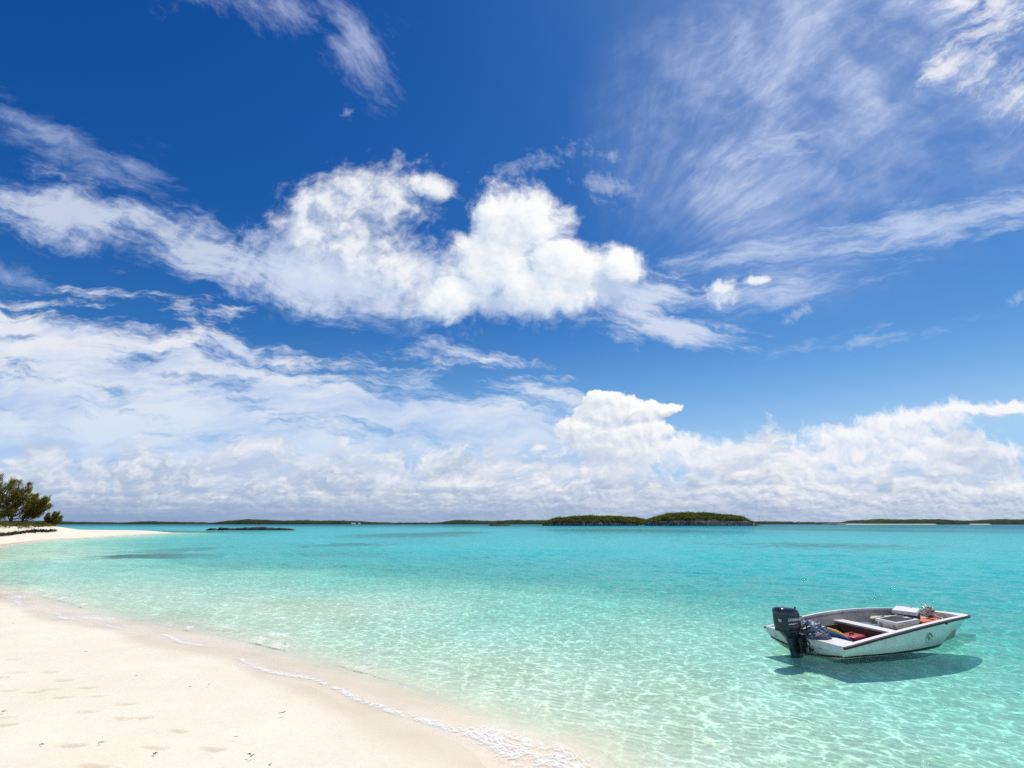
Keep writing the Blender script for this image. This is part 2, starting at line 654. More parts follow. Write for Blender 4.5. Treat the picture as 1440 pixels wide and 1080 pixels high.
def height(x, y, sd):
    z = interp(sd, PROFILE)
    k = np.clip(sd / 3.0, 0, 1)
    z = z + k * (fbm(x * .5, y * .5, 3, 5) - .5) * .12
    for i, (cx, cy) in enumerate(DUNE):
        r = ((x - cx) / (13.0 + 4 * i)) ** 2 + ((y - cy) / 9.0) ** 2
        z = z + np.clip(sd / 5.0, 0, 1) * np.exp(-r ** 1.4) * (1.55 + .45 * (fbm(x * .15, y * .15, 3, 9) - .5))
    # sand bars under the shallow water
    u = np.clip((-sd - .5) / 3.0, 0, 1) * np.clip((90 + sd) / 60, 0, 1)
    z = z + u * (fbm(x * .16, y * .16, 3, 3) - .5) * .20
    return z


def seagrass(g, pos):
    """where weed grows on the sea floor"""
    sep = g.sep(pos)
    gr = g.noise(g.vec(sep[0] * .8, sep[1] * .35, 0.0), .9, 7, .75)

    def patch(cx, cy, rx, ry):
        a, b = (sep[0] - cx) / rx, (sep[1] - cy) / ry
        return 1.0 - g.math('SQRT', a * a + b * b)

    def patch_px(px, py, wpx, hpx):
        dz = -.38 if py > 770 else -.8                    # on the floor, not at the surface
        l, r_ = ground(px - wpx, py, dz), ground(px + wpx, py, dz)
        n_, f_ = ground(px, py + hpx, dz), ground(px, max(py - hpx, 739.5), dz)
        return patch((l.x + r_.x) / 2, (n_.y + f_.y) / 2, (r_.x - l.x) / 2, (f_.y - n_.y) / 2)
    gm = (patch_px(216, 783.5, 60, 8) * 1.5).min(.9).max(patch_px(560, 761, 130, 8) * .8).max(patch_px(930, 753, 220, 8) * .75).max(patch_px(1330, 752, 190, 7) * .75)
    gm = gm.max(patch_px(640, 755, 60, 4) * .8).max(patch_px(480, 773, 90, 6) * .5).max(patch_px(1180, 775, 200, 9) * .45)
    return g.ss(.05, .45, gm + (gr - .5) * 2.0) * g.ss(-.25, -.05, gm), sep


# ------------------------------------------------------------------ sand: beach and sea floor in one sheet
def polar(n_th, th0, th1, radii, cx, cy):
    th = np.radians(np.linspace(th0, th1, n_th))
    r, t = np.meshgrid(radii, th, indexing='ij')
    return cx + r * np.sin(t), cy + r * np.cos(t)


radii = np.concatenate([np.linspace(.4, 3.4, 16, endpoint=False), np.geomspace(3.4, 26, 560, endpoint=False),
                        np.geomspace(26, 200, 130, endpoint=False), np.geomspace(200, 30000, 50)])
GX, GY = polar(760, -78, 78, radii, 0.0, 0.0)
SD = shore_dist(GX, GY)
Z = height(GX, GY, SD)
print_tan = np.zeros_like(Z)
rng = np.random.default_rng(7)
# footprints pressed into the dry sand
foot_px = [(73, 918), (92, 928), (125, 937), (139, 949), (177, 960), (200, 976), (173, 979), (122, 974), (50, 946), (73, 941), (252, 989),
           (302, 1007), (223, 1014), (133, 1049), (143, 1054), (353, 1066), (200, 1077), (23, 903), (27, 921), (100, 1025), (90, 953), (3, 990),
           (5, 1001), (215, 1066), (2, 928), (12, 946)]
for k, (px, py) in enumerate(foot_px):
    g0 = ground(px, py, .40)
    near = (np.abs(GX - g0.x) < .5) & (np.abs(GY - g0.y) < .5)
    if not near.any():
        continue
    an = R(24) + rng.normal(0, .25)
    c, s = math.cos(an), math.sin(an)
    x, y = GX[near] - g0.x, GY[near] - g0.y
    u, v = x * c + y * s, -x * s + y * c
    v = v + .012 * np.sin(u * 25)
    wdt = .041 + .010 * np.clip(u / .12, -1, 1)
    r = np.sqrt((u / .112) ** 2 + (v / wdt) ** 2)
    dp = (.013 + .011 * rng.random()) * (1.0 if k % 3 else .6)
    Z[near] += -dp * np.exp(-np.clip(r, 0, 9) ** 4) + dp * .35 * np.exp(-((r - 1.35) / .25) ** 2) * (.5 + fbm(x * 30, y * 30, 2, k))
    print_tan[near] = np.maximum(print_tan[near], np.exp(-r ** 4) * (.35 + .5 * rng.random()))
for k in range(46):                                       # trampled, scuffed hollows
    a, b = rng.uniform(-8, -1.2), rng.uniform(3.0, 8.0)
    r = np.sqrt((GX - a) ** 2 + (GY - b) ** 2) / rng.uniform(.05, .14)
    nr = r < 4
    if nr.any() and SD[nr].min() > 1.9:
        Z[nr] += rng.uniform(-.010, .004) * np.exp(-r[nr] ** 2)
V = np.stack([GX, GY, Z], -1).reshape(-1, 3)
me = np_mesh("sand", V, grid_faces(*GX.shape))
wet_w = .86 + .36 * (fbm(GX * .35, GY * .35, 3, 21) - .5) * 2 + .12 * np.sin(GX * 2.1 + GY)
add_attr(me, "shore", SD.ravel())
add_attr(me, "wet", np.clip((wet_w - SD) / .30, -1, 1.0).ravel())
add_attr(me, "print_tan", print_tan.ravel())

m, g = new_mat("coral sand")
pos = obj_pos(g)
shore, wet, print_tan_a = g.attr("shore"), g.attr("wet"), g.attr("print_tan")
n1 = g.noise(pos, .7, 5, .6)
n2 = g.noise(pos, 9.0, 5, .65)
n3 = g.noise(pos, 160.0, 3, .6)
dry = g.mix(g.ss(.30, .72, n1), (.745, .675, .525), (.80, .735, .595))
dry = g.mix(g.ss(.50, .80, n2) * .35, dry, (.66, .57, .44))
dry = g.mix(g.ss(.55, .75, n3) * .25, dry, (.60, .52, .42))
speck = g.ss(.815, .84, g.noise(pos, 34.0, 2, .5)) * g.ss(.52, .62, g.noise(pos, .8, 2, .5))
dry = g.mix(speck * .6, dry, (.22, .15, .08))
dry = g.mix(print_tan_a * .62, dry, (.58, .42, .23))  # tan tint inside the footprints
wetc = g.mix(g.ss(.35, .65, n1), (.685, .58, .415), (.735, .64, .485))
wf = g.ss(-.5, 1.0, wet + (g.noise(pos, 5.0, 4, .6) - .5) * .5)
c = g.mix(wf, dry, wetc)
# sea grass growing on the floor
grass, sep = seagrass(g, pos)
c = g.mix(grass * .9, c, (.030, .045, .035))
hb = n3 * .25 + n2 * .9
rip = g.node('ShaderNodeTexWave', 1, Vector=g.vmath('ADD', g.vec(sep[0] * .30 + sep[1] * .95, sep[0] * .25, 0.0), g.vmath('SCALE', g.noise(pos, 1.5, 3, .6, out=1), scale=.5)), Scale=2.6, Distortion=2.5, Detail=2.0)
under = g.ss(-.2, -1.2, shore)
nrm = bump(g, hb * (1.0 - wf * .8) * .010 + rip * under * .009, 1.0, 1.0)
rough = g.lin(0, 1, wf, .95, .42)
spec = g.lin(0, 1, wf, .15, .5) * g.ss(-1.0, -.05, shore)
finish(g, principled(g, c, rough, nrm, spec))
sand = tag(link("beach", me, m), "pale cream coral sand beach sloping into the sea", "beach", None, "structure")

# ------------------------------------------------------------------ the sea
radii_w = np.concatenate([np.geomspace(3.0, 40, 640, endpoint=False), np.geomspace(40, 300, 190, endpoint=False), np.geomspace(300, 30000, 60)])
WX, WY = polar(760, -66, 66, radii_w, 0.0, 0.0)
WSD = shore_dist(WX, WY)
FL = height(WX, WY, WSD)
dpt = np.maximum(-FL, 0.0)
WR = np.sqrt(WX ** 2 + WY ** 2)
wz = np.zeros_like(WX)
cell = np.maximum(WR * np.log(40 / 3.0) / 640, WR * R(132) / 760)
for i in range(64):
    lam = .16 * (1.9 / .16) ** rng.random()
    an = R(62) + rng.normal(0, .75)                       # the breeze blows up the bay towards the beach
    k = 2 * math.pi / lam
    ph = rng.random() * 6.28
    amp = .0021 * lam ** .85 / .5
    fade = np.clip((lam / cell - 2.5) / 3.0, 0, 1)
    wob = .6 * np.sin(WX * 1.3 + WY * .7 + i) + .6 * np.sin(WY * 1.7 - WX * .9 + 2 * i)
    s = np.sin(k * (WX * math.cos(an) + WY * math.sin(an)) + ph + wob)
    wz += fade * amp * (s + .35 * (s * s - .5))
shal = np.clip(dpt / .35, 0.18, 1.0)
wz *= shal * (.55 + .9 * fbm(WX * .25, WY * .25, 3, 33))
# the little breaker along the edge, and the thin wash in front of it
al = fbm(WX * .45, WY * .45, 3, 40)
brk = np.clip((al - .36) * 3.0, 0, .8) * np.clip((30 - WR) / 10, 0, 1)
off = .42 + .35 * (fbm(WX * .6, WY * .6, 2, 44) - .5)
t_ = (-WSD - off)
crest = np.where(t_ < 0, np.exp(-(t_ / .075) ** 2), np.exp(-(t_ / .36) ** 2))
wz += crest * brk * (.026 + .055 * fbm(WX * 2.2, WY * 2.2, 3, 71))
t2 = (-WSD - 2.3 - .8 * (fbm(WX * .3, WY * .3, 2, 46) - .5))
wz += np.exp(-(t2 / .3) ** 2) * .018 * np.clip((al - .3) * 3, 0, 1)
wash = .60 + .34 * (fbm(WX * .7, WY * .7, 3, 50) - .5) + .1 * np.sin(WX * 3)
wz += .011                                                # the wash runs up over the wet sand as a film
film = height(WX, WY, WSD) + .010 * np.clip((wash - WSD) / .25, -1, 1)
wz = np.where(WSD > -.12, np.maximum(wz, film), wz)
# foam: on the breaker's crest, down its face, and along the front of the wash
lace = fbm(WX * 3.1, WY * 3.1, 4, 81)
fo = np.exp(-((t_ + .05) / .11) ** 2) * brk * np.clip((lace - .42) * 3.0, 0, .66)
fo = np.maximum(fo, np.exp(-((t_ - .35) / .45) ** 2) * brk * .34)
fo = np.maximum(fo, np.exp(-((WSD - wash * .85 + .10) / .08) ** 2) * np.clip((fbm(WX * .8, WY * .8, 3, 61) - .34) * 5, 0, 1) * .38)
fo = np.maximum(fo, np.exp(-((WSD - .15) / .40) ** 2) * .36 * np.clip((fbm(WX * .5, WY * .5, 3, 63) - .38) * 5, 0, 1))
fo *= np.clip((60 - WR) / 30, 0, 1)
V = np.stack([WX, WY, wz], -1).reshape(-1, 3)
Fq = grid_faces(*WX.shape)
keep = (WSD.ravel()[Fq] < wash.ravel()[Fq] + .15).any(1)
Fq = Fq[keep]
used, inv = np.unique(Fq.ravel(), return_inverse=True)
me = np_mesh("sea", V[used], inv.reshape(-1, 4))
add_attr(me, "depth", dpt.ravel()[used])
add_attr(me, "foam", fo.ravel()[used])
add_attr(me, "film", np.clip((WSD.ravel()[used] + .1) / .3, 0, 1))

m, g = new_mat("sea water")
pos = obj_pos(g)
depth, foam, film = g.attr("depth"), g.attr("foam"), g.attr("film")
sep = g.sep(pos)
dist = g.vmath('LENGTH', g.vec(sep[0], sep[1], 0.0))
# ripples too small for the mesh
ca, sa = math.cos(R(62)), math.sin(R(62))
u_, v_ = sep[0] * ca + sep[1] * sa, sep[1] * ca - sep[0] * sa
u = g.vec(u_, v_ * .55, 0.0)
r1 = g.noise(u, 9.0, 4, .6, dist=.4)
r2 = g.noise(u, 2.2, 5, .62, dist=.6)
r3 = g.noise(u, .45, 4, .6)
hgt = r1 * .016 + r2 * .040 * g.lin(6, 30, dist, .35, 1.0).clamp() + r3 * .10 * g.lin(20, 80, dist, 0.0, 1.0).clamp()
nrm = bump(g, hgt * (1.0 - film * .9), 1.0, 1.0)
# net of caustic light painted into the water's tint and body colour
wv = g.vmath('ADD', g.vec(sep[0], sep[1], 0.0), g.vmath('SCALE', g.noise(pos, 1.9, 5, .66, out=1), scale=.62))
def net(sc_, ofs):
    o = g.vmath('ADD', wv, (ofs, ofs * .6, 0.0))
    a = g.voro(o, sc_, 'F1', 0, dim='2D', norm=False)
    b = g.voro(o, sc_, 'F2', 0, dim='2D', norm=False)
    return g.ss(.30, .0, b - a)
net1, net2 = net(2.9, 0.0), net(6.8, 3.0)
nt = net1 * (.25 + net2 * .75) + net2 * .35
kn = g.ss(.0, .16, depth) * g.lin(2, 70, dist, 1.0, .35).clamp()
swell = g.noise(g.vec(u_ * .9, v_ * .22, 1.0), 1.0, 9, .72)  # wave-slope shading and wind-ruffled patches painted in as brightness
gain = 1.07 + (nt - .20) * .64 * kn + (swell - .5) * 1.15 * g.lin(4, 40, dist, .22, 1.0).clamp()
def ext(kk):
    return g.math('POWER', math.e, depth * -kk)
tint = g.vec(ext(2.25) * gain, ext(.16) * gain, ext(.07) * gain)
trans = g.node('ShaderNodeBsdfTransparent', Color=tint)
body = g.mix(g.ss(.9, 3.6, depth), g.mix(g.ss(.1, .8, depth), (.15, .52, .49), (.060, .525, .545)), (.001, .205, .275))
body = g.mix(seagrass(g, pos)[0] * .62, body, (.035, .14, .14))
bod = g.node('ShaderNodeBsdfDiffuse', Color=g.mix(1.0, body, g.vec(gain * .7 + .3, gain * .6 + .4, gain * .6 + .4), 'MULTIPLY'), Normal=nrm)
ms = g.n.new('ShaderNodeMixShader')
g.put(ms.inputs[0], g.ramp(depth * .25, [(0.0, (0, 0, 0)), (.04, (.10, .10, .10)), (.066, (.22, .22, .22)), (.11, (.52, .52, .52)), (.20, (.74, .74, .74)), (.40, (.85, .85, .85)), (.75, (.96, .96, .96))]))
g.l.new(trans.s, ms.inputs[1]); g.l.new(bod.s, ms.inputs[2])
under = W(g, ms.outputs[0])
gl = g.n.new('ShaderNodeBsdfGlossy')
gl.inputs['Roughness'].default_value = .05
g.put(gl.inputs['Normal'], nrm)
fr = g.n.new('ShaderNodeFresnel')
fr.inputs['IOR'].default_value = 1.33
g.put(fr.inputs['Normal'], nrm)
ms2 = g.n.new('ShaderNodeMixShader')
g.put(ms2.inputs[0], (W(g, fr.outputs[0]) * g.lin(8, 40, dist, .64, .36).clamp()).min(.34))
g.l.new(under.s, ms2.inputs[1]); g.l.new(gl.outputs[0], ms2.inputs[2])
# foam
fw = g.vmath('ADD', pos, g.vmath('SCALE', g.noise(pos, 3.0, 4, .6, out=1), scale=.35))
fn = g.noise(fw, 26.0, 4, .7)
fr1 = 1.0 - ((g.noise(fw, 5.0, 4, .6) - .5) * 2.0).abs() * 3.2
fr2 = 1.0 - ((g.noise(fw, 12.0, 3, .6) - .5) * 2.0).abs() * 2.6
fmask = g.ss(.42, .80, foam * .85 + fr1.max(0.0) * .26 + fr2.max(0.0) * .20 + (fn - .5) * .55) * g.ss(.05, .35, foam)
fd = g.node('ShaderNodeBsdfDiffuse', Color=(.86, .86, .85, 1.0))
ms3 = g.n.new('ShaderNodeMixShader')
g.put(ms3.inputs[0], fmask * .9)
g.l.new(ms2.outputs[0], ms3.inputs[1]); g.l.new(fd.s, ms3.inputs[2])
finish(g, W(g, ms3.outputs[0]))
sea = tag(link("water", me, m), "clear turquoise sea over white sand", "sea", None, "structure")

# ------------------------------------------------------------------ materials of the land
M = {}


def leaf_mat(name, c0, c1, c2, scale, trans=.25):
    m, g = new_mat(name)
    pos = obj_pos(g)
    rnd = g.attr("tone")
    n = g.noise(pos, scale, 4, .6)
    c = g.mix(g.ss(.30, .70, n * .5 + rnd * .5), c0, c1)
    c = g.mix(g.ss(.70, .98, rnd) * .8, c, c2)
    d = principled(g, c, .55, None, .25)
    t = g.node('ShaderNodeBsdfTranslucent', Color=c)
    mx = g.n.new('ShaderNodeMixShader')
    mx.inputs[0].default_value = trans
    g.l.new(d.s, mx.inputs[1])
    g.l.new(t.s, mx.inputs[2])
    finish(g, W(g, mx.outputs[0]))
    return m


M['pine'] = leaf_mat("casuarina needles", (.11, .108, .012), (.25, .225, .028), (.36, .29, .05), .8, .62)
M['shrub'] = leaf_mat("coastal shrub leaves", (.065, .092, .014), (.17, .20, .03), (.29, .28, .06), .12, .58)
M['creeper'] = leaf_mat("dune creeper leaves", (.09, .10, .018), (.20, .19, .035), (.27, .23, .06), .6, .4)
M['bark'] = simple_mat("grey brown bark", (.075, .055, .040), (.15, .12, .09), 3.0, .9, .02, 12.0)
M['weed'] = simple_mat("dry brown seaweed", (.030, .018, .010), (.09, .055, .03), 2.5, .9, .02, 10.0)

m, g = new_mat("pitted limestone")
pos = obj_pos(g)
n = g.noise(pos, .35, 7, .68)
v_ = g.voro(pos, .22, 'F1', 2.0, .6)
z_ = g.sep(pos)[2]
c = g.mix(g.ss(.36, .66, n), (.035, .034, .036), (.17, .16, .15))
c = g.mix(g.ss(.53, .66, n + (v_ - .4) * .35), c, (.50, .47, .43))
c = g.mix(g.ss(5.2, 7.0, z_ + (n - .5) * 6.0), c, g.mix(g.ss(.4, .6, v_), (.030, .048, .014), (.060, .075, .022)))
c = g.mix(g.ss(1.0, .2, z_ + (n - .5) * .8), c, (.016, .016, .018))
finish(g, principled(g, c, .9, bump(g, n, .6), .2))
M['rock'] = m

m, g = new_mat("wooded low hills")
pos = obj_pos(g)
n = g.noise(pos, .02, 8, .7)
n2 = g.noise(pos, .11, 4, .6)
z_ = g.sep(pos)[2]
c = g.mix(g.ss(.35, .65, n * .6 + n2 * .4), (.014, .028, .014), (.045, .068, .028))
sandy = g.attr("tone")
c = g.mix(g.ss(.5, .7, sandy) * g.ss(4.2, 2.6, z_), c, (.62, .54, .42))
c = g.mix(g.ss(1.6, .8, z_) * (1.0 - g.ss(.5, .7, sandy)), c, (.05, .048, .045))
finish(g, principled(g, c, .95, bump(g, n2, 4.0), .1))
M['hills'] = m
M['white_wall'] = simple_mat("white painted masonry", (.74, .74, .72), (.66, .65, .62), .3, .7)
M['roof'] = simple_mat("pale sheet roof", (.55, .54, .52), (.45, .45, .44), .3, .6)
M['steel'] = simple_mat("galvanised steel", (.30, .30, .31), (.22, .22, .23), .5, .5, 0, 40, .5, 4, .6)


# ------------------------------------------------------------------ far shores, islands, reefs
def far_shore(name, px0, px1, Y, tops, label, beach=None, seed=1, shore_y=None):
    """a long low wooded coast; tops = [(photo x, height in metres)]"""
    a, b = at_depth(px0, 737, Y), at_depth(px1, 737, Y)
    n = 260
    xs = np.linspace(a.x, b.x, n)
    pxs = np.linspace(px0, px1, n)
    H = interp(pxs, tops)
    H = H * (1 + .30 * (fbm(xs * .010, xs * 0, 5, seed) - .5)) + (fbm(xs * .06, xs * 0 + 3, 3, seed + 1) - .5) * 3.2 * np.clip(H / 6, 0, 1)
    endf = np.clip(np.minimum(np.arange(n), np.arange(n)[::-1]) / 12.0, 0, 1)
    H = np.maximum(H * (.25 + .75 * endf), .4)
    prof = [(-1.0, -1.0), (-.97, 0.3), (-.93, 1.0), (-.90, 1.9), (-.86, .30), (-.75, .62), (-.5, .85), (-.15, 1.0), (.3, .9), (.8, .5), (1.0, -.2)]
    rows = []
    for i, (v, h) in enumerate(prof):
        dpt_ = 90.0
        yy = Y + v * dpt_ + 18 * (fbm(xs * .004, xs * 0 + 9, 3, seed + 2) - .5)
        zz = np.full(n, h) if i < 4 else H * h + (fbm(xs * .08, xs * 0 + i, 2, seed + 3 + i) - .5) * 2.0
        rows.append(np.stack([xs, yy, zz if i else np.full(n, -1.5)], -1))
    Vv = np.stack(rows).reshape(-1, 3)
    me = np_mesh(name, Vv, grid_faces(len(prof), n))
    bt = np.zeros(n)
    for (u, w_) in beach or []:
        bt = np.maximum(bt, ((pxs > u) & (pxs < w_)).astype(float))
    add_attr(me, "tone", np.tile(bt, len(prof)))
    return tag(link(name, me, M['hills']), label, "island", None, "structure")


far_shore("far_shore", -420, 250, 3000, [(-420, 30), (60, 22), (120, 16), (170, 12), (250, 10)], "low dark wooded coast on the horizon beyond the sand spit", None, 11)
far_shore("far_shore", 170, 330, 2700, [(170, 8), (200, 17), (250, 15), (330, 7)], "thin dark wooded coast left of the black reef", None, 13)
far_shore("far_shore", 290, 560, 2500, [(290, 4), (330, 20), (350, 25), (400, 20), (440, 22), (500, 17), (560, 9)], "dark wooded coast behind the black reef", None, 15)
far_shore("far_shore", 520, 800, 2800, [(520, 7), (560, 11), (620, 12), (640, 25), (690, 22), (730, 26), (800, 22)], "low dark wooded coast left of the green island", None, 17)
far_shore("far_shore", 1030, 1240, 2900, [(1030, 16), (1085, 20), (1110, 15), (1180, 12), (1240, 16)], "thin dark wooded coast behind the mast", None, 19)
far_shore("far_shore", 1165, 1900, 2000, [(1165, 6), (1200, 16), (1240, 22), (1320, 22), (1350, 16), (1400, 21), (1440, 20), (1900, 26)],
          "long low wooded coast with a pale beach on the right horizon", [(1168, 1290), (1338, 1366)], 23)


def leaf_cloud(cent, rad, n, size, rng, up=.2, squash=.8, tone=None, along=None):
    """n small leaf faces around each centre; returns vertices, quads, tone"""
    N_ = len(cent)
    d = rng.normal(size=(N_, n, 3))
    d /= np.linalg.norm(d, axis=2, keepdims=True)
    r = rng.random((N_, n, 1)) ** .45
    off = d * r * rad[:, None, None] * np.array([1, 1, squash])
    P = cent[:, None, :] + off
    a = rng.normal(size=(N_, n, 3)) + d * .6
    a[..., 2] += up
    if along is not None:
        a = a * .5 + along[:, None, :] * 1.6
    a /= np.linalg.norm(a, axis=2, keepdims=True)
    b = np.cross(a, rng.normal(size=(N_, n, 3)))
    b /= np.linalg.norm(b, axis=2, keepdims=True) + 1e-9
    sl = size[0] * (.6 + .8 * rng.random((N_, n, 1)))
    sw = size[1] * (.6 + .8 * rng.random((N_, n, 1)))
    quad = np.stack([P - b * sw * .5, P + a * sl * .5 - b * sw * .1, P + a * sl, P + a * sl * .45 + b * sw * .5], 2)
    Vv = quad.reshape(-1, 3)
    t = (rng.random((N_, n)) * .7 + rng.random((N_, 1)) * .3) if tone is None else np.clip(tone[:, None] + rng.normal(0, .18, (N_, n)), 0, 1)
    return Vv, np.arange(len(Vv)).reshape(-1, 4), np.repeat(t.ravel(), 4)


def green_island(name, Y, outline, label, depth, seed, veg_label, cliff=1.0):
    """rock island with a shrub cover; outline = [(photo x, photo y of the top)]"""
    rng = np.random.default_rng(seed)
    pts = [at_depth(px, py, Y) for px, py in outline]
    xs0 = np.array([p_.x for p_ in pts]); zs0 = np.array([max(p_.z * .90, .2) for p_ in pts])
    n, mrow = 120, 40
    xs = np.linspace(xs0[0], xs0[-1], n)
    top = np.interp(xs, xs0, zs0)
    v = np.linspace(-1, 1, mrow)
    Xg, Vg = np.meshgrid(xs, v)
    u = (Xg - xs[0]) / (xs[-1] - xs[0])
    half = depth * np.clip(np.sin(np.clip(u, .0, 1) * math.pi), 0, 1) ** .45
    Yg = Y + Vg * half + 6 * (fbm(Xg * .03, Vg * 0 + seed, 3, seed) - .5)
    edge_ = 1 - np.abs(Vg)
    cl = np.clip(edge_ / .07, 0, 1)
    Zg = -1.0 + cl * cliff * (3.2 + 2.4 * (fbm(Xg * .07, Yg * .07, 4, seed + 1) - .5)) * np.clip(top / 6, .25, 1)
    dome = np.clip((edge_ - .05) / .55, 0, 1) ** .75
    Tg = np.interp(Xg, xs0, zs0)
    Zg = np.maximum(Zg, 0) * (cl > 0) + dome * np.maximum(Tg - 3.8 * cliff, 0) * .95 - (1 - cl) * 1.5
    Zg += (fbm(Xg * .18, Yg * .18, 3, seed + 4) - .5) * 1.0 * cl
    me = np_mesh(name, np.stack([Xg, Yg, Zg], -1).reshape(-1, 3), grid_faces(mrow, n))
    isl = tag(link(name, me, M['rock'], smooth=False), label, "island", None, "structure")
    # shrubs
    C, Rr, T = [], [], []
    for i in range(2600):
        a, b = rng.integers(3, n - 3), int(2 + (mrow - 4) * rng.random() ** 1.7)
        if Tg[b, a] < 3.6 or edge_[b, a] < .11 + .07 * rng.random() + (.05 if cliff > 1 else 0):
            continue
        r = rng.uniform(1.0, 2.6) * (1.8 if rng.random() < .12 else 1.0) * np.clip(Tg[b, a] / 12, .45, 1)
        C.append((Xg[b, a] + rng.normal(0, .8), Yg[b, a] + rng.normal(0, .5), Zg[b, a] + r * .22))
        Rr.append(r)
        T.append(np.clip(rng.normal(.5, .36), 0, 1))
    vv, ff, tt = leaf_cloud(np.array(C), np.array(Rr), 46, (1.15, .80), rng, .4, .75, np.array(T))
    me2 = np_mesh("shrubs", vv, ff)
    add_attr(me2, "tone", tt)
    tag(link("shrubs", me2, M['shrub'], smooth=False), veg_label, "shrubs", None, "stuff")
    return isl


green_island("island", 655, [(752, 739), (760, 737), (767, 732), (778, 728), (790, 726), (806, 725), (830, 724), (850, 724.5), (872, 724.5), (890, 726), (903, 729), (912, 731), (922, 735), (930, 739)],
             "low rocky island with a dark cliff foot, left half of the pair", 26, 31, "dense green shrubs covering the low left island")
green_island("island", 640, [(893, 738), (903, 732), (912, 729), (922, 725), (935, 721), (950, 719), (968, 718.5), (990, 719), (1010, 720.5), (1028, 722.5), (1040, 725), (1047, 730), (1053, 734), (1062, 737), (1068, 739)],
             "higher rocky island with grey cliff foot, right half of the pair", 36, 37, "dense green shrubs covering the higher right island", 1.55)


def reef(name, Y, outline, depth, label, seed):
    rng = np.random.default_rng(seed)
    pts = [at_depth(px, py, Y) for px, py in outline]
    xs0 = np.array([p_.x for p_ in pts]); zs0 = np.array([p_.z for p_ in pts])
    n, mr = 90, 12
    xs = np.linspace(xs0[0], xs0[-1], n)
    Xg, Vg = np.meshgrid(xs, np.linspace(-1, 1, mr))
    u = (Xg - xs[0]) / (xs[-1] - xs[0])
    half = depth * np.clip(np.sin(u * math.pi), 0, 1) ** .4
    Yg = Y + Vg * half
    pr = np.clip((1 - np.abs(Vg)) / .3, 0, 1) ** .5
    Zg = -.5 + pr * (np.interp(Xg, xs0, zs0) + .5) * (.85 + .5 * (fbm(Xg * .8, Yg * .8, 4, seed) - .5))
    me = np_mesh(name, np.stack([Xg, Yg, Zg], -1).reshape(-1, 3), grid_faces(mr, n))
    return tag(link(name, me, M['reef'], smooth=False), label, "reef")


M['reef'] = simple_mat("wet black reef rock", (.010, .010, .012), (.045, .042, .040), .8, .75, .15, 2.0)
reef("rock_reef", 160, [(289, 745.5), (293, 743), (300, 742.2), (305, 743.5), (308, 745.5)], 1.6, "short black rock at the left end of the long reef", 3)
reef("rock_reef", 160, [(306, 745.5), (309, 741.5), (316, 741), (330, 742.5), (345, 741.5), (360, 740.2), (372, 740.3), (385, 742), (400, 742), (410, 743), (417, 745.5)], 2.5,
     "long low black reef in front of the left coast", 5)
reef("rock_reef", 560, [(686, 739.3), (690, 736.6), (700, 737), (710, 736.6), (716, 737.4), (719, 739.3)], 5, "small flat black rock left of the green islands", 7)


# ------------------------------------------------------------------ mesh pieces
class MB:
    """collects shapes and links them as one mesh object"""
    def __init__(s):
        s.bm = bmesh.new()

    def box(s, c, size, rot=None, bev=0.0, seg=2, mi=0):
        r = bmesh.ops.create_cube(s.bm, size=1.0)
        vs = r['verts']
        bmesh.ops.scale(s.bm, verts=vs, vec=size)
        if bev:
            es = list({e for v in vs for e in v.link_edges})
            bb = bmesh.ops.bevel(s.bm, geom=es, offset=bev, segments=seg, affect='EDGES', profile=.5)
            vs = list({v for f in bb['faces'] for v in f.verts} | {v for v in vs if v.is_valid})
        mat = Matrix.Translation(Vector(c))
        if rot is not None:
            mat = mat @ (rot.to_4x4() if isinstance(rot, Matrix) else Matrix.Rotation(rot, 4, 'Z'))
        bmesh.ops.transform(s.bm, matrix=mat, verts=vs)
        for f in {f for v in vs for f in v.link_faces}:
            f.material_index = mi
        return s

    def tube(s, pts, rad, seg=10, caps=True, mi=0):
        pts = [Vector(p_) for p_ in pts]
        rad = rad if isinstance(rad, (list, tuple)) else [rad] * len(pts)
        rings = []
        up = Vector((0, 0, 1))
        for i, p_ in enumerate(pts):
            d = (pts[min(i + 1, len(pts) - 1)] - pts[max(i - 1, 0)]).normalized()
            a = d.cross(up)
            if a.length < 1e-3:
                a = d.cross(Vector((1, 0, 0)))
            a.normalize()
            b = d.cross(a)
            rings.append([s.bm.verts.new(p_ + (a * math.cos(t) + b * math.sin(t)) * rad[i]) for t in [2 * math.pi * k / seg for k in range(seg)]])
        s.rings(rings, caps, mi)
        return s

    def rings(s, rings, caps=True, mi=0, closed=True):
        n = len(rings[0])
        for r0, r1 in zip(rings, rings[1:]):
            for k in range(n if closed else n - 1):
                f = s.bm.faces.new((r0[k], r0[(k + 1) % n], r1[(k + 1) % n], r1[k]))
                f.material_index = mi
        if caps:
            for r in (rings[0], rings[-1]):
                try:
                    s.bm.faces.new(r).material_index = mi
                except ValueError:
                    pass
        return s

    def loft(s, loops, caps=True, mi=0, closed=True):
        return s.rings([[s.bm.verts.new(Vector(p_)) for p_ in lp] for lp in loops], caps, mi, closed)

    def poly(s, pts, mi=0):
        s.bm.faces.new([s.bm.verts.new(Vector(p_)) for p_ in pts]).material_index = mi
        return s

    def build(s, name, mats, parent=None, smooth=True, loc=None, angle=40):
        bmesh.ops.recalc_face_normals(s.bm, faces=s.bm.faces)
        me = bpy.data.meshes.new(name)
        s.bm.to_mesh(me)
        s.bm.free()
        o = link(name, me, mats, parent, smooth, loc)
        if smooth:
            try:
                me.set_sharp_from_angle(angle=R(angle))
            except AttributeError:
                pass
        return o


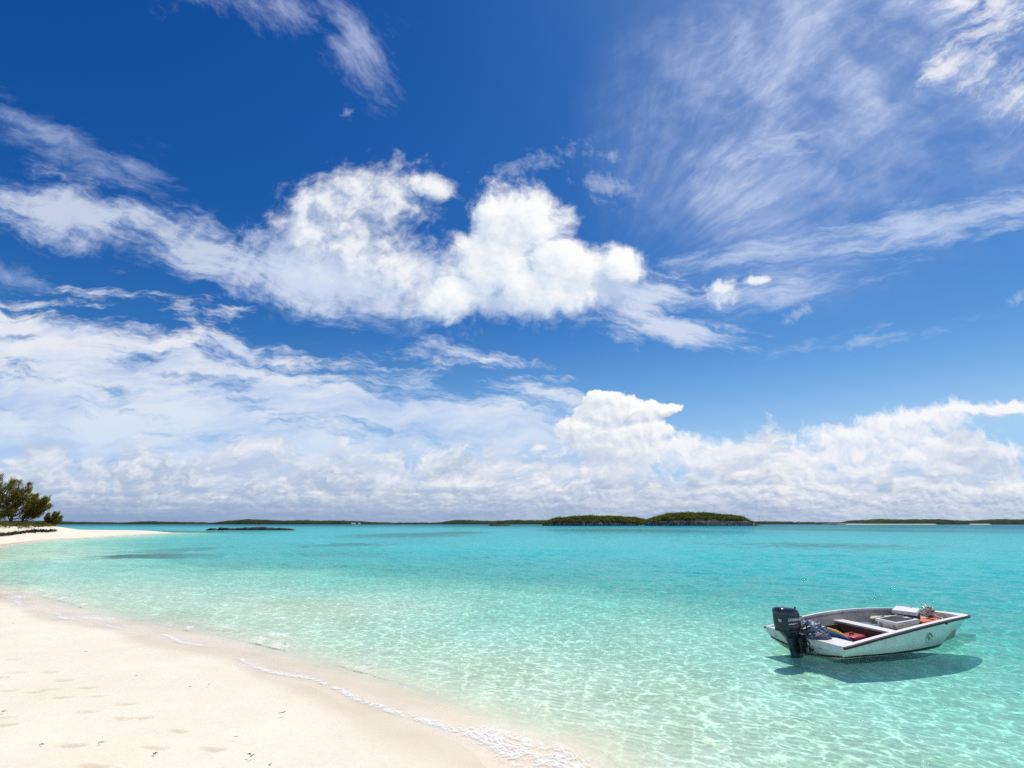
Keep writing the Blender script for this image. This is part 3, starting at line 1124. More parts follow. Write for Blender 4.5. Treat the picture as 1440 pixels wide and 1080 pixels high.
# mast, houses and craft far away
p_ = at_depth(1068.5, 737, 2600)
root = tag(empty("radio_mast", (p_.x, p_.y, 10)), "thin grey radio mast standing above the far coast right of the island", "mast")
mb = MB()
for sx, sy in ((-.9, -.6), (.9, -.6), (0, .9)):
    mb.tube([(sx, sy, 0), (sx * .7, sy * .7, 44)], .14, 6)
mb.build("tower", M['steel'], root)
mb = MB()
for k in range(14):
    h0, h1 = k * 3.1, k * 3.1 + 3.1
    mb.tube([(-.85, -.55, h0), (.8, -.55, h1)], .09, 5).tube([(.85, -.55, h0), (0, .8, h1)], .09, 5).tube([(0, .85, h0), (-.8, -.55, h1)], .09, 5)
mb.build("bracing", M['steel'], root)
MB().tube([(0, 0, 44), (0, 0, 50)], .12, 6).build("antenna", M['steel'], root)


def house(px, py, Y, w_, h_, label, z=None):
    c = at_depth(px, py, Y)
    root = tag(empty("house", (c.x, c.y, c.z if z is None else z)), label, "house")
    MB().box((0, 0, h_ / 2), (w_, 9, h_)).build("wall", M['white_wall'], root, False)
    MB().loft([[(-w_ / 2 - .6, -5, h_ + .02), (w_ / 2 + .6, -5, h_ + .02), (w_ / 2 + .6, 5, h_ + .02), (-w_ / 2 - .6, 5, h_ + .02)],
               [(-w_ / 2 + 2, -.3, h_ + 2.4), (w_ / 2 - 2, -.3, h_ + 2.4), (w_ / 2 - 2, .3, h_ + 2.4), (-w_ / 2 + 2, .3, h_ + 2.4)]]).build("roof", M['roof'], root, False)
    for k in (-.28, .05, .32):
        MB().box((k * w_, -4.52, h_ * .55), (1.6, .08, 1.4)).build("window", M['steel'], root, False)


house(1118, 736.2, 2480, 14, 5.5, "white house low on the far coast right of the radio mast", 8)
house(1125, 736.2, 2470, 11, 7.0, "taller white house beside the one near the radio mast", 8)
house(497, 737.0, 2380, 20, 4.5, "long white house at the shore behind the black reef, left of its neighbour", .8)
house(505, 737.0, 2380, 10, 4.5, "short white house at the far shore left of the flat black rock", .8)

# small white sand pocket between the two islands, with a dinghy drawn up on it
c = at_depth(902, 738.6, 612)
root = tag(empty("dinghy", (c.x, c.y, .05), R(10)), "tiny white dinghy lying between the two green islands", "boat")
lp = []
for x, b, z0, z1 in ((-3.2, 1.0, -.1, .75), (-1.5, 1.15, -.15, .7), (.5, 1.1, -.15, .75), (2.2, .75, -.05, .9), (3.4, .06, .5, 1.1)):
    lp.append([(x, -b, z1), (x, -b * .8, z0), (x, 0, z0 - .1), (x, b * .8, z0), (x, b, z1)])
MB().loft(lp, False, 0, False).build("hull", M['white_wall'], root)
MB().box((0, 0, .62), (.4, 1.9, .08)).build("seat", M['white_wall'], root, False)
MB().box((-1.8, 0, .62), (.4, 2.0, .08)).build("seat", M['white_wall'], root, False)


# ------------------------------------------------------------------ trees on the dune
def casuarina(base, H, limbs, label, seed, lean, dens, leaf=(.42, .085), group=None, name="tree"):
    """limbs = [(end dx, end dz, start fraction of the trunk)]: brush-like boughs sweeping up and to the right"""
    rng = np.random.default_rng(seed)
    root = tag(empty(name, base), label, "tree" if name == "tree" else "bush", group)
    mb = MB()
    tp = [Vector((lean * t * t * H, 0, H * .62 * t)) for t in np.linspace(0, 1, 6)]
    r0 = .035 * H
    mb.tube([tp[0] - Vector((0, 0, .4))] + tp, [r0 * 1.2] + [r0 * (1 - .7 * t) for t in np.linspace(0, 1, 6)], 8)
    C, A, Rr, T = [], [], [], []
    for (dx, dz, f, dy) in limbs:
        s = tp[0].lerp(tp[-1], f)
        s.x = lean * (f ** 2) * H
        e = Vector((dx, dy, dz))
        mid = s.lerp(e, .5) + Vector((.25 * (e.x - s.x), 0, -.08 * H))
        pts = [s.lerp(mid, t).lerp(mid.lerp(e, t), t) for t in np.linspace(0, 1, 9)]
        mb.tube(pts, [r0 * .45 * (1 - .85 * t) for t in np.linspace(0, 1, 9)], 6)
        L = (e - s).length
        nb = int(dens * L * .72)
        for k in range(nb):
            t = .22 + .78 * rng.random() ** .8
            q_ = s.lerp(mid, t).lerp(mid.lerp(e, t), t)
            tang = (mid.lerp(e, t) - s.lerp(mid, t)).normalized()
            spread = (.10 + .66 * (1 - t) ** .8) * (.10 * H + .11 * L)
            off = Vector(rng.normal(0, 1, 3)) * spread * .55
            off.z = off.z * .8 + abs(off.x) * .3
            c = q_ + off
            d = (tang + off.normalized() * .55 + Vector((.25, 0, .45))).normalized()
            C.append(c); A.append(d)
            Rr.append(.16 + .22 * rng.random())
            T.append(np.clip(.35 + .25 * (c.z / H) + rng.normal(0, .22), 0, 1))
            if k % 4 == 0:
                mb.tube([q_, q_.lerp(c, .6) + Vector((0, 0, -.05)), c], [.03, .02, .01], 4, False)
    mb.build("trunk", M['bark'], root)
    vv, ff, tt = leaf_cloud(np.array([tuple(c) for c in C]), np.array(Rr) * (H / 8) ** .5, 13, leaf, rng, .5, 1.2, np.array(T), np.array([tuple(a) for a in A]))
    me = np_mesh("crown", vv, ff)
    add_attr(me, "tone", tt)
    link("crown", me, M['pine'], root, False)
    return root


def height_patch(x0, x1, y0, y1, st):
    xs, ys = np.arange(x0, x1, st), np.arange(y0, y1, st)
    X_, Y_ = np.meshgrid(xs, ys)
    return x0, y0, st, height(X_, Y_, shore_dist(X_, Y_))


PATCHES = [height_patch(-135, -55, 55, 100, .6), height_patch(-16, 3, 2, 15, .25)]


def ground_z(x, y):
    for x0, y0, st, H_ in PATCHES:
        i, j = (y - y0) / st, (x - x0) / st
        if 0 <= i < H_.shape[0] - 1 and 0 <= j < H_.shape[1] - 1:
            a, b = int(i), int(j)
            u, v = i - a, j - b
            return float((H_[a, b] * (1 - v) + H_[a, b + 1] * v) * (1 - u) + (H_[a + 1, b] * (1 - v) + H_[a + 1, b + 1] * v) * u)
    return 0.0


def hit_dune(px, py):
    """where a line of sight meets the far dune"""
    d = ray(px, py)
    for y in np.arange(56, 98, .4):
        t = y / d.y
        if CAM_H + d.z * t <= ground_z(d.x * t, y):
            return Vector((d.x * t, y, CAM_H + d.z * t))
    return None


def tree_at(px, Y, H, limbs, *a, **k):
    f = .84 if H > 4 else 1.0
    limbs = [(x * (.6 + .4 * f), z * f, t, y) for x, z, t, y in limbs]
    H *= f
    p_ = at_depth(px, 735, Y)
    z = ground_z(p_.x, p_.y)
    return casuarina((p_.x, p_.y, z - .15), H, limbs, *a, **k)


tree_at(-22, 76, 9.0, [(-2.5, 6.5, .3, 0), (-1, 8.6, .7, .5), (.6, 9.0, .8, -.4), (2.2, 8.4, .6, .3), (3.6, 7.8, .5, -.6), (3.9, 6.0, .4, .6), (2.8, 5.0, .25, -.8),
                       (4.4, 4.2, .2, .2), (1.2, 6.6, .6, -1.0), (3.2, 3.0, .15, .9), (.2, 4.0, .3, 1.0), (4.6, 2.4, .12, -.5)],
        "tall casuarina tree cut by the left edge of the picture", 3, .02, 20)
tree_at(14, 77, 8.0, [(-1.6, 6.4, .6, .4), (-.3, 8.0, .8, -.2), (1.0, 7.7, .8, .3), (2.1, 6.6, .6, -.5), (2.6, 5.2, .5, .3), (-1.2, 4.4, .3, -.6), (1.3, 5.6, .6, .8),
                      (2.4, 3.7, .3, -.3), (.3, 6.0, .7, -.8), (2.2, 2.5, .2, .6), (-1.0, 2.6, .15, .2), (.8, 3.2, .3, -.9)],
        "casuarina tree with two pointed tops beside the edge tree", 5, .05, 21)
tree_at(31, 78, 6.2, [(.9, 5.6, .7, .2), (1.9, 4.9, .6, -.3), (2.8, 5.4, .5, .3), (3.6, 4.7, .5, -.2), (3.5, 3.6, .35, .4), (2.5, 3.4, .4, -.5), (1.5, 3.0, .3, .5), (2.7, 2.1, .2, -.2),
                      (3.2, 5.0, .5, -.4), (.2, 3.6, .5, .5), (1.0, 1.9, .2, .1)],
        "smaller casuarina leaning right at the dune's end", 8, .09, 22)
tree_at(72, 80, 2.4, [(-1.3, 1.5, .2, .1), (-.8, 2.1, .4, -.2), (0, 2.3, .6, .1), (.8, 2.2, .5, -.1), (1.2, 1.6, .3, .2), (-.5, 1.1, .2, .3), (.9, .9, .2, -.3), (.3, 1.4, .4, 0), (1.3, 1.0, .2, 0)],
        "small spiky bush alone at the end of the dune", 9, .02, 34, (.34, .10), None, "bush")

# creeping plants along the dune top
rng = np.random.default_rng(12)
C, Rr = [], []
for px, Y, n, w_ in ((-20, 73, 60, 25), (10, 73, 60, 20), (38, 75, 70, 14), (55, 77, 90, 12), (66, 79, 70, 10), (20, 79, 80, 30)):
    for k in range(n):
        p_ = at_depth(px + rng.normal(0, w_ * .5), 737, Y + rng.normal(0, 1.0))
        C.append((p_.x, p_.y, ground_z(p_.x, p_.y) + .12)); Rr.append(rng.uniform(.2, .55))
vv, ff, tt = leaf_cloud(np.array(C), np.array(Rr) * .8, 20, (.26, .14), rng, .6, .45)
me = np_mesh("creeper", vv, ff)
add_attr(me, "tone", tt)
tag(link("creeper", me, M['creeper'], smooth=False), "olive green creeping plants along the top of the dune", "plants", None, "stuff")

# the line of dry seaweed under the dune
C, Rr, A = [], [], []
for px, py in catmull([(-40, 756), (-10, 754.5), (10, 752.5), (25, 750.5), (40, 748.5), (55, 748), (75, 747.4)], 9):
    for k in range(7):
        p_ = hit_dune(px + rng.normal(0, 1.0), py + rng.normal(0, .6))
        if p_ is not None and rng.random() < .75:
            C.append((p_.x, p_.y, p_.z + .05)); Rr.append(rng.uniform(.15, .42))
vv, ff, tt = leaf_cloud(np.array(C), np.array(Rr), 18, (.30, .12), rng, .1, .35)
me = np_mesh("seaweed", vv, ff)
tag(link("seaweed", me, M['weed'], smooth=False), "dark line of dry seaweed washed up below the dune", "seaweed", None, "stuff")

# scraps of weed on the near sand
for k, (px, py, s) in enumerate([(119, 917, 1.0), (267, 966, .9), (396, 1003, 1.4), (18, 877, .8), (352, 1063, 1.6), (376, 1077, 1.2), (217, 1061, 1.3), (331, 1037, .8),
                                 (143, 1045, 1.0), (4, 1001, 1.2), (191, 951, .8), (59, 1048, .9), (293, 963, .7), (11, 953, .7)]):
    p_ = ground(px, py, .38)
    z = ground_z(p_.x, p_.y)
    p_ = ground(px, py, z)
    mb = MB()
    for j in range(4):
        a, l = rng.uniform(0, 6.28), rng.uniform(.008, .018) * s
        c = Vector((rng.normal(0, .010), rng.normal(0, .008), 0)) * s
        d = Vector((math.cos(a), math.sin(a), 0))
        mb.tube([c - d * l, c + Vector((0, 0, .004 * s)), c + d * l * .9 + Vector((.003, .002, .001))], [.001 * s, .002 * s, .001], 5)
    tag(mb.build("seaweed_scrap", M['weed'], None, True, (p_.x, p_.y, z + .004)), "tiny dark scrap of dry seaweed lying on the pale sand", "seaweed", "scraps of seaweed on the near sand")


# ------------------------------------------------------------------ the skiff
BX, BY, BTH = 4.845, 8.472, .316
BL = 4.126
M['gel'] = None
m, g = new_mat("weathered white gelcoat")
v = tex_obj(g)
sx, sy, sz = g.sep(v)
n = g.noise(v, 6.0, 6, .65)
n2 = g.noise(g.vec(sx * 9.0, sy * 9.0, sz * 1.5), 2.0, 4, .6)
c = g.mix(g.ss(.35, .75, n), (.74, .74, .69), (.64, .65, .59))
c = g.mix(g.ss(.54, .76, n2) * .38, c, (.42, .35, .21))
scr = g.noise(g.vec(sx * 3.0, sy * 3.0, sz * 26.0), 3.0, 5, .7)
c = g.mix(g.ss(.62, .70, scr) * .35, c, (.36, .37, .36))
scum = g.ss(.085, .015, sz + (n - .5) * .10 + sx * .012)
c = g.mix(scum * .75, c, (.22, .19, .075))
finish(g, principled(g, c, .32, bump(g, n, .002), .5))
M['gel'] = m
M['cap'] = simple_mat("sun bleached white gelcoat", (.78, .77, .74), (.68, .66, .62), 7.0, .45, .001, 60)
M['liner'] = simple_mat("grimy grey liner", (.44, .405, .335), (.30, .265, .21), 4.0, .6, .002, 30)
M['cream'] = simple_mat("cream liner", (.60, .57, .49), (.47, .44, .37), 5.0, .5, .001, 40)
M['well'] = simple_mat("dark stained boat floor", (.045, .028, .020), (.11, .065, .045), 9.0, .8, .004, 25)
M['rubber'] = simple_mat("black rubber", (.009, .010, .014), (.022, .023, .028), 9.0, .65, .002, 40)
M['stripe'] = simple_mat("black paint", (.012, .013, .018), (.028, .028, .034), 14.0, .5)
M['cowl'] = simple_mat("dark blue grey engine paint", (.009, .015, .027), (.016, .024, .040), 5.0, .28, 0, 40, .5)
M['cowl_top'] = simple_mat("glossy navy engine paint", (.020, .024, .050), (.032, .036, .068), 5.0, .16, 0, 40, .6)
M['black'] = simple_mat("black plastic", (.010, .010, .012), (.020, .020, .022), 12.0, .45)
M['decal'] = simple_mat("silver white decal", (.72, .73, .75), (.62, .63, .66), 30.0, .35)
M['red'] = simple_mat("red plastic", (.42, .028, .022), (.28, .02, .018), 10.0, .45, .001, 40)
M['orange'] = simple_mat("orange vinyl", (.72, .105, .035), (.55, .075, .03), 7.0, .55, .002, 40)
M['navy'] = simple_mat("navy blue canvas", (.012, .016, .060), (.022, .030, .10), 12.0, .8, .003, 60)
M['yellow'] = simple_mat("yellow towelling", (.66, .38, .035), (.50, .27, .03), 14.0, .9, .004, 90)
M['blue'] = simple_mat("blue towelling", (.025, .075, .24), (.02, .05, .15), 14.0, .9, .004, 90)
M['tarp'] = simple_mat("crumpled grey blue tarpaulin", (.30, .34, .45), (.105, .12, .20), 7.0, .42, .012, 22)
M['tarp_dark'] = simple_mat("dark blue grey tarpaulin", (.055, .06, .105), (.13, .14, .20), 9.0, .5, .008, 26)
M['rope'] = simple_mat("weathered pale rope", (.72, .66, .55), (.50, .44, .35), 30.0, .9, .004, 160)
M['wood'] = simple_mat("worn brown wood", (.20, .11, .055), (.10, .055, .03), 12.0, .75, .003, 40)
M['panel'] = simple_mat("blue grey hatch panel", (.13, .17, .25), (.20, .24, .31), 8.0, .4)
M['cooler'] = simple_mat("scuffed white plastic", (.66, .64, .60), (.50, .48, .45), 9.0, .5, .001, 40)


def b_of(x):
    t = np.clip(np.asarray(x, float) / BL, 0, 1)
    return .72 * (1 + .10 * np.sin(np.pi * np.minimum(t / .9, 1))) * np.maximum(1 - t ** 2.3, 0) ** .64 + .004


def zg_of(x):
    t = np.asarray(x, float) / BL
    return .251 + .487 * t - .350 * t * t + .035 * np.sin(np.pi * np.clip(t, 0, 1)) - .03 * t ** 4


KEEL = [(0, -.13), (1.6, -.14), (2.3, -.13), (2.7, -.13), (3.0, -.115), (3.3, -.075), (3.6, .035), (3.85, .19), (4.0, .295), (4.126, .375)]
CHW = [(0, .655), (1, .68), (1.8, .60), (2.4, .45), (2.8, .29), (3.1, .13), (3.35, .02), (5, .004)]
CHZ = [(0, .085), (1, .06), (1.8, .035), (2.4, .0), (2.8, -.03), (3.3, -.04)]


def smooth_interp(x, pts):
    a = np.array(pts, float)
    d = np.linspace(a[0, 0], a[-1, 0], 400)
    y = np.interp(d, a[:, 0], a[:, 1])
    k = np.ones(25) / 25
    y = np.convolve(np.pad(y, 12, 'edge'), k, 'valid')
    return np.interp(x, d, y)


def section(x):
    zk = float(smooth_interp(x, KEEL))
    cw = float(smooth_interp(x, CHW))
    cz = max(float(smooth_interp(x, CHZ)), zk + .004)
    return zk, cw, cz, float(b_of(x)), float(zg_of(x))


def side_pt(x, s, out=0.0, sign=-1):
    """a point of the topside: s = 0 at the chine, 1 at the gunwale"""
    zk, cw, cz, b, zg = section(x)
    y = cw + (b - cw) * s + .035 * math.sin(math.pi * s) * min(1, b / .3)
    return Vector((x, sign * (y + out), cz + (zg - cz) * s))


boat = tag(empty("skiff", (BX, BY, -.028), BTH), "small white open motor boat with black rub rail floating in the shallows", "boat")
boat.rotation_euler = (.012, 0, BTH)
xs = np.concatenate([np.linspace(0, 3.0, 25), np.linspace(3.1, BL, 16)])
RAKE = -.05


def tr(x, z):
    """the transom leans aft towards its top"""
    return x + (RAKE * (z - .05) / .2 if x < .02 else 0)


mb = MB()
loops = []
for x in xs:
    zk, cw, cz, b, zg = section(x)
    half = [side_pt(x, s) for s in np.linspace(1, 0, 7)]
    half.append(Vector((x, -cw * .55, zk + (cz - zk) * .42)))
    lp = half + [Vector((x, 0, zk))] + [Vector((p_.x, -p_.y, p_.z)) for p_ in reversed(half)]
    loops.append([(tr(p_.x, p_.z), p_.y, p_.z) for p_ in lp])
mb.loft(loops, False, 0, False)
mb.poly([Vector(p_) for p_ in loops[0]])
hull = mb.build("hull", M['gel'], boat, angle=28)

# black stripe just above the chine, both sides and across the transom
mb = MB()
for sgn in (-1, 1):
    for o, (s0, s1) in ((.003, (.015, .12)),):
        mb.loft([[side_pt(x, s0, o, sgn) + Vector((tr(x, .1) - x, 0, 0)), side_pt(x, s1 if x > .5 else s1 * 1.2, o, sgn) + Vector((tr(x, .12) - x, 0, 0))] for x in np.linspace(0.0, 3.05, 30)], False, 0, False)
zk, cw, cz, b, zg = section(0)
q0 = [Vector((-.012 + RAKE * (z - .05) / .2, y, z)) for y, z in ((-cw - .003, cz + .004), (0, zk + .10), (cw + .003, cz + .004))]
q1 = [Vector((-.012 + RAKE * (z - .05) / .2, y, z)) for y, z in ((-cw - .006, cz + .028), (0, zk + .124), (cw + .006, cz + .028))]
mb.loft([q0, q1], False, 0, False)
mb.build("boot_stripe", M['stripe'], boat, False)

# gunwale cap, liner, rail
def cap_pts(sgn, inset, dz=0.0, n=46, x1=BL - .02):
    out = []
    for x in np.concatenate([np.linspace(0.0, 3.2, 26), np.linspace(3.3, x1, n - 26)]):
        y = max(float(b_of(x)) - inset, .0)
        out.append(Vector((tr(x, .25) if x < .02 else x, sgn * y, float(zg_of(x)) + dz)))
    return out


mb = MB()
for sgn in (-1, 1):
    o, i = cap_pts(sgn, -.002, .006), cap_pts(sgn, .062, .010)
    i2 = cap_pts(sgn, .066, -.03)
    mb.loft([[a, b_, c_] for a, b_, c_ in zip(o, i, i2)], False, 0, False)
mb.build("gunwale", M['cap'], boat, angle=30)
mb = MB()
for sgn in (-1, 1):
    pts = cap_pts(sgn, -.012, -.016, 46, BL + .004)
    pts[-1].y = 0
    mb.tube(pts, [.020] * 25 + [.021] * (len(pts) - 25), 8)
mb.build("rub_rail", M['rubber'], boat)
# stern deck and bow deck
mb = MB()
zt = float(zg_of(0))
mb.loft([[(tr(0, .25) - .004, -.66, zt - .10), (.42, -.64, zt - .10), (.42, .64, zt - .10), (tr(0, .25) - .004, .66, zt - .10)],
         [(tr(0, .25) - .004, -.715, zt + .005), (.42, -.70, zt - .004), (.42, .70, zt - .004), (tr(0, .25) - .004, .715, zt + .005)]])
mb.build("stern_deck", M['cap'], boat, False)
mb = MB()
top, bot = [], []
dx = np.linspace(3.42, BL - .03, 12)
for x in dx:
    b = max(float(b_of(x)) - .05, .004)
    cx = x + (.16 * (1 - ((0) ** 2)))
    top.append([(x + (0.10 * (1 - abs(u)) if x == dx[0] else 0), u * b, float(zg_of(x)) + .007) for u in (-1, -.6, 0, .6, 1)])
mb.loft(top, False, 0, False)
fr_ = top[0]
mb.loft([fr_, [(p_[0] + .02, p_[1] * .9, p_[2] - .16) for p_ in fr_]], False, 0, False)
mb.build("bow_deck", M['cap'], boat, angle=30)
# liner: sides and bow sole
mb = MB()
loops = []
lx = np.concatenate([np.linspace(.40, 3.0, 20), np.linspace(3.1, 3.46, 5)])
for x in lx:
    b, zg = float(b_of(x)) - .064, float(zg_of(x))
    fz = max(.03, float(smooth_interp(x, KEEL)) + .08)
    w_ = max(b - .14, .02)
    half = [(x, -b, zg - .02), (x, -b + .03, zg - .08), (x, -w_ - .03, fz + .09), (x, -w_, fz + .02), (x, -w_ * .6, fz)]
    loops.append(half + [(x, 0, fz)] + [(a, -b_, c_) for a, b_, c_ in reversed(half)])
mb.loft(loops, False, 0, False)
mb.build("liner", M['liner'], boat, angle=50)
mb = MB()
loops = []
for x in np.linspace(2.62, 3.5, 10):
    b, zg = float(b_of(x)) - .069, float(zg_of(x))
    k = (x - 2.62) / .88
    half = [(x, -b * 1.0, zg - .035 - .10 * (1 - k) ** 2), (x, -b + .05, zg - .12), (x, -b * .78, .295 + .02 * k)]
    loops.append([(a, max(min(b_, -.004), -9), c_) for a, b_, c_ in half] + [(x, 0, .285 + .02 * k)] + [(a, -min(b_, -.004), c_) for a, b_, c_ in reversed(half)])
mb.loft(loops, False, 0, False)
mb.poly([loops[0][2], loops[0][3], loops[0][4], (2.62, .30, .05), (2.62, -.30, .05)])
mb.build("bow_seat", M['cream'], boat, angle=35)
mb = MB()
mb.box((.97, 0, .044), (1.08, 1.02, .02)).box((.97, .545, .13), (1.08, .02, .20)).box((.97, -.545, .13), (1.08, .02, .20)).box((.43, 0, .12), (.02, 1.1, .2))
mb.build("well", M['well'], boat, False)
# midship thwart and the low frame in front of it
MB().box((1.62, 0, .272), (.24, 1.36, .036), None, .010).build("thwart", M['cap'], boat)
MB().box((1.52, .0, .155), (.02, 1.12, .185)).build("thwart_face", M['wood'], boat, False)
MB().box((2.02, .46, .21), (.42, .50, .03), -.15, .008).build("hatch_frame", M['cream'], boat)
MB().box((2.02, .46, .229), (.33, .40, .014), -.15, .004).build("hatch_panel", M['panel'], boat)
# little fittings: scuppers, cleats, transom plate
for y, z, s in ((-.30, .165, .032), (.52, .17, .036)):
    mb = MB()
    xx = RAKE * (z - .05) / .2 - .004
    mb.loft([[(xx, y - s, z - s * .8), (xx, y + s, z - s * .8), (xx, y + s * .2, z + s)], [(xx - .012, y - s, z - s * .8), (xx - .012, y + s, z - s * .8), (xx - .012, y + s * .2, z + s)]])
    mb.build("scupper", M['black'], boat, False)
mb = MB()
for k in range(9):
    mb.box((RAKE * (.215 - .05) / .2 - .006, -.50 - k * .013, .214 + .001 * k), (.004, .008, .013))
mb.build("transom_lettering", M['stripe'], boat, False)
mb = MB()
mb.tube([(1.78, .655, .40), (1.79, .66, .30)], .016, 6)
mb.build("rod_clip", M['black'], boat)
p0 = side_pt(2.56, .90, .012)
MB().box(p0, (.05, .02, .022), None, .004).build("fender_eye", M['rubber'], boat)
p0 = side_pt(.42, .84, .006)
MB().box(p0, (.035, .006, .010), None, .002).build("vent_plate", M['liner'], boat)

# round maker's badge on the topside
def on_side(u, v, x0=1.95, s0=.50, o=.009):
    h = section(x0)[4] - section(x0)[2]
    return side_pt(x0 + u, s0 + v / h, o)


mb = MB()
A_, B_ = .115, .082
for (ra, rb) in ((1.0, .95),):
    mb.loft([[on_side(A_ * ra * math.cos(t), B_ * ra * math.sin(t)), on_side(A_ * rb * math.cos(t), B_ * rb * math.sin(t))] for t in np.linspace(0, 2 * math.pi, 49)], False, 0, False)
rb_ = random.Random(4)
for k in range(15):                                       # worn lettering round the upper rim
    t = math.pi * (.06 + .88 * k / 14)
    c_ = (A_ * .80 * math.cos(t), B_ * .78 * math.sin(t))
    tx, ty = -math.sin(t), math.cos(t)
    rx_, ry_ = math.cos(t), math.sin(t)
    w_, h_ = .0062, .0125
    for (a0, a1, r0, r1) in ((-1, -.45, -1, 1), (.45, 1, -1, 1), (-.45, .45, rb_.choice((-1, -.2, .5)), rb_.choice((.0, .35, 1)))):
        if r1 <= r0:
            continue
        mb.poly([on_side(c_[0] + tx * a * w_ + rx_ * r * h_, c_[1] + ty * a * w_ + ry_ * r * h_) for a, r in ((a0, r0), (a1, r0), (a1, r1), (a0, r1))])
for tri in (((-.030, .034), (-.022, -.030), (.030, -.002)), ((-.052, -.034), (.020, -.036), (.010, -.028), (-.042, -.026)), ((.034, -.020), (.050, .010), (.040, -.024))):
    mb.poly([on_side(a, b_) for a, b_ in tri])
mb.build("badge", M['stripe'], boat, False)

# ---- outboard motor, clamped to the transom: part of the boat
motor = empty("outboard_motor")
motor.parent = boat
motor.location = (-.30, 0, 0)


def sq(cx, cy, z, a, b, n=20, p_=3.2, dx0=0.0):
    out = []
    for k in range(n):
        t = 2 * math.pi * k / n
        c, s = math.cos(t), math.sin(t)
        out.append((cx + a * math.copysign(abs(c) ** (2 / p_), c), cy + b * math.copysign(abs(s) ** (2 / p_), s), z))
    return out


def slant(lp, k, x0=0.0):
    return [(x, y, z + k * (x - x0)) for x, y, z in lp]


mb = MB()
mb.loft([slant(sq(0, 0, z, a, b, 28), k_) for z, a, b, k_ in ((.375, .190, .128, .05), (.385, .200, .136, .05), (.44, .207, .141, .03), (.53, .208, .141, 0), (.600, .204, .138, -.02))], False)
mb.build("cowl", M['cowl'], motor, angle=50)
mb = MB()
mb.loft([slant(sq(-.003 * i, 0, z, a, b, 28), k_) for i, (z, a, b, k_) in enumerate(((.600, .204, .138, -.02), (.606, .207, .141, -.02), (.645, .202, .136, -.03), (.675, .188, .124, -.05), (.695, .150, .096, -.06), (.703, .085, .055, -.06)))], True)
mb.build("cowl_top", M['cowl_top'], motor, angle=50)
MB().loft([sq(0, 0, z, a, b, 24) for z, a, b in ((.35, .17, .11), (.352, .205, .139), (.372, .205, .139), (.376, .18, .12))]).build("cowl_seal", M['black'], motor, angle=40)
MB().loft([sq(x, 0, z, a, b, 24, 2.6) for z, x, a, b in ((.352, .01, .17, .112), (.31, .02, .155, .098), (.27, .03, .125, .082), (.245, .035, .105, .072))]).build("lower_pan", M['cowl'], motor, angle=40)
mb = MB()
mb.loft([sq(x, 0, z, a, b, 20, 2.4) for z, x, a, b in ((.262, .03, .100, .066), (.20, .035, .090, .055), (.08, .055, .085, .048), (-.02, .075, .080, .044), (-.05, .078, .080, .042))])
mb.loft([sq(x, 0, z, a, b, 20, 2.2) for z, x, a, b in ((-.05, .078, .078, .040), (-.2, .085, .072, .034), (-.3, .09, .06, .026))])
mb.build("leg", M['cowl'], motor, angle=40)
MB().loft([sq(.06, 0, z, a, b, 20, 2.4) for z, a, b in ((-.052, .13, .075), (-.046, .15, .088), (-.036, .15, .088), (-.030, .13, .075))]).build("cavitation_plate", M['cowl'], motor, angle=40)
mb = MB()
mb.loft([[(.02 + x, r * math.cos(t), -.30 + r * math.sin(t)) for t in np.linspace(0, 2 * math.pi, 14, endpoint=False)] for x, r in ((-.12, .01), (-.10, .032), (.0, .042), (.12, .038), (.20, .006))])
mb.build("gearcase", M['cowl'], motor)
mb = MB()
for k in range(3):
    a = k * 2.094 + .4
    c, s = math.cos(a), math.sin(a)
    pts = [(-.115, c * .03 - s * .02, -.30 + s * .03 + c * .02), (-.10, c * .10 - s * .055, -.30 + s * .10 + c * .055), (-.125, c * .135, -.30 + s * .135), (-.145, c * .09 + s * .05, -.30 + s * .09 - c * .05)]
    mb.loft([pts, [(x + .008, y, z) for x, y, z in pts]])
mb.build("propeller", M['steel'], motor, False)
mb = MB()
mb.box((.205, 0, .20), (.10, .20, .20), None, .012).box((.15, -.085, .14), (.12, .03, .24), None, .01).box((.15, .085, .14), (.12, .03, .24), None, .01)
mb.box((.33, -.085, .262), (.15, .035, .05), None, .008).box((.33, .085, .262), (.15, .035, .05), None, .008).box((.17, 0, .05), (.07, .15, .08), None, .01)
mb.tube([(.27, -.12, .09), (.27, -.16, .07), (.29, -.17, .10)], .012, 6).tube([(.21, -.12, .22), (.24, -.15, .18), (.22, -.16, .12), (.25, -.13, .05)], .011, 6)
mb.build("clamp_bracket", M['black'], motor, angle=40)
MB().tube([(.17, -.10, .36), (.30, -.12, .40), (.52, -.14, .41), (.68, -.15, .405)], [.020, .018, .016, .021], 8).build("tiller", M['black'], motor)
mb = MB()
mb.tube([(.18, -.09, .40), (.25, -.13, .46), (.30, -.10, .40), (.34, -.02, .30), (.42, .03, .262)], .011, 7)
mb.tube([(.18, .03, .38), (.27, .05, .42), (.36, .10, .33), (.44, .16, .262)], .009, 7)
mb.tube([(.16, -.12, .38), (.21, -.17, .34), (.26, -.15, .28), (.31, -.10, .29)], .008, 7)
mb.build("cable", M['black'], motor)
mb = MB()
mb.tube([(.16, -.04, .672), (.175, -.04, .695), (.178, -.04, .70)], [.012, .014, .010], 8)
mb.build("latch", M['black'], motor)
MB().tube([(.205, -.08, .56), (.232, -.08, .565)], [.010, .015], 8).build("knob", M['black'], motor)


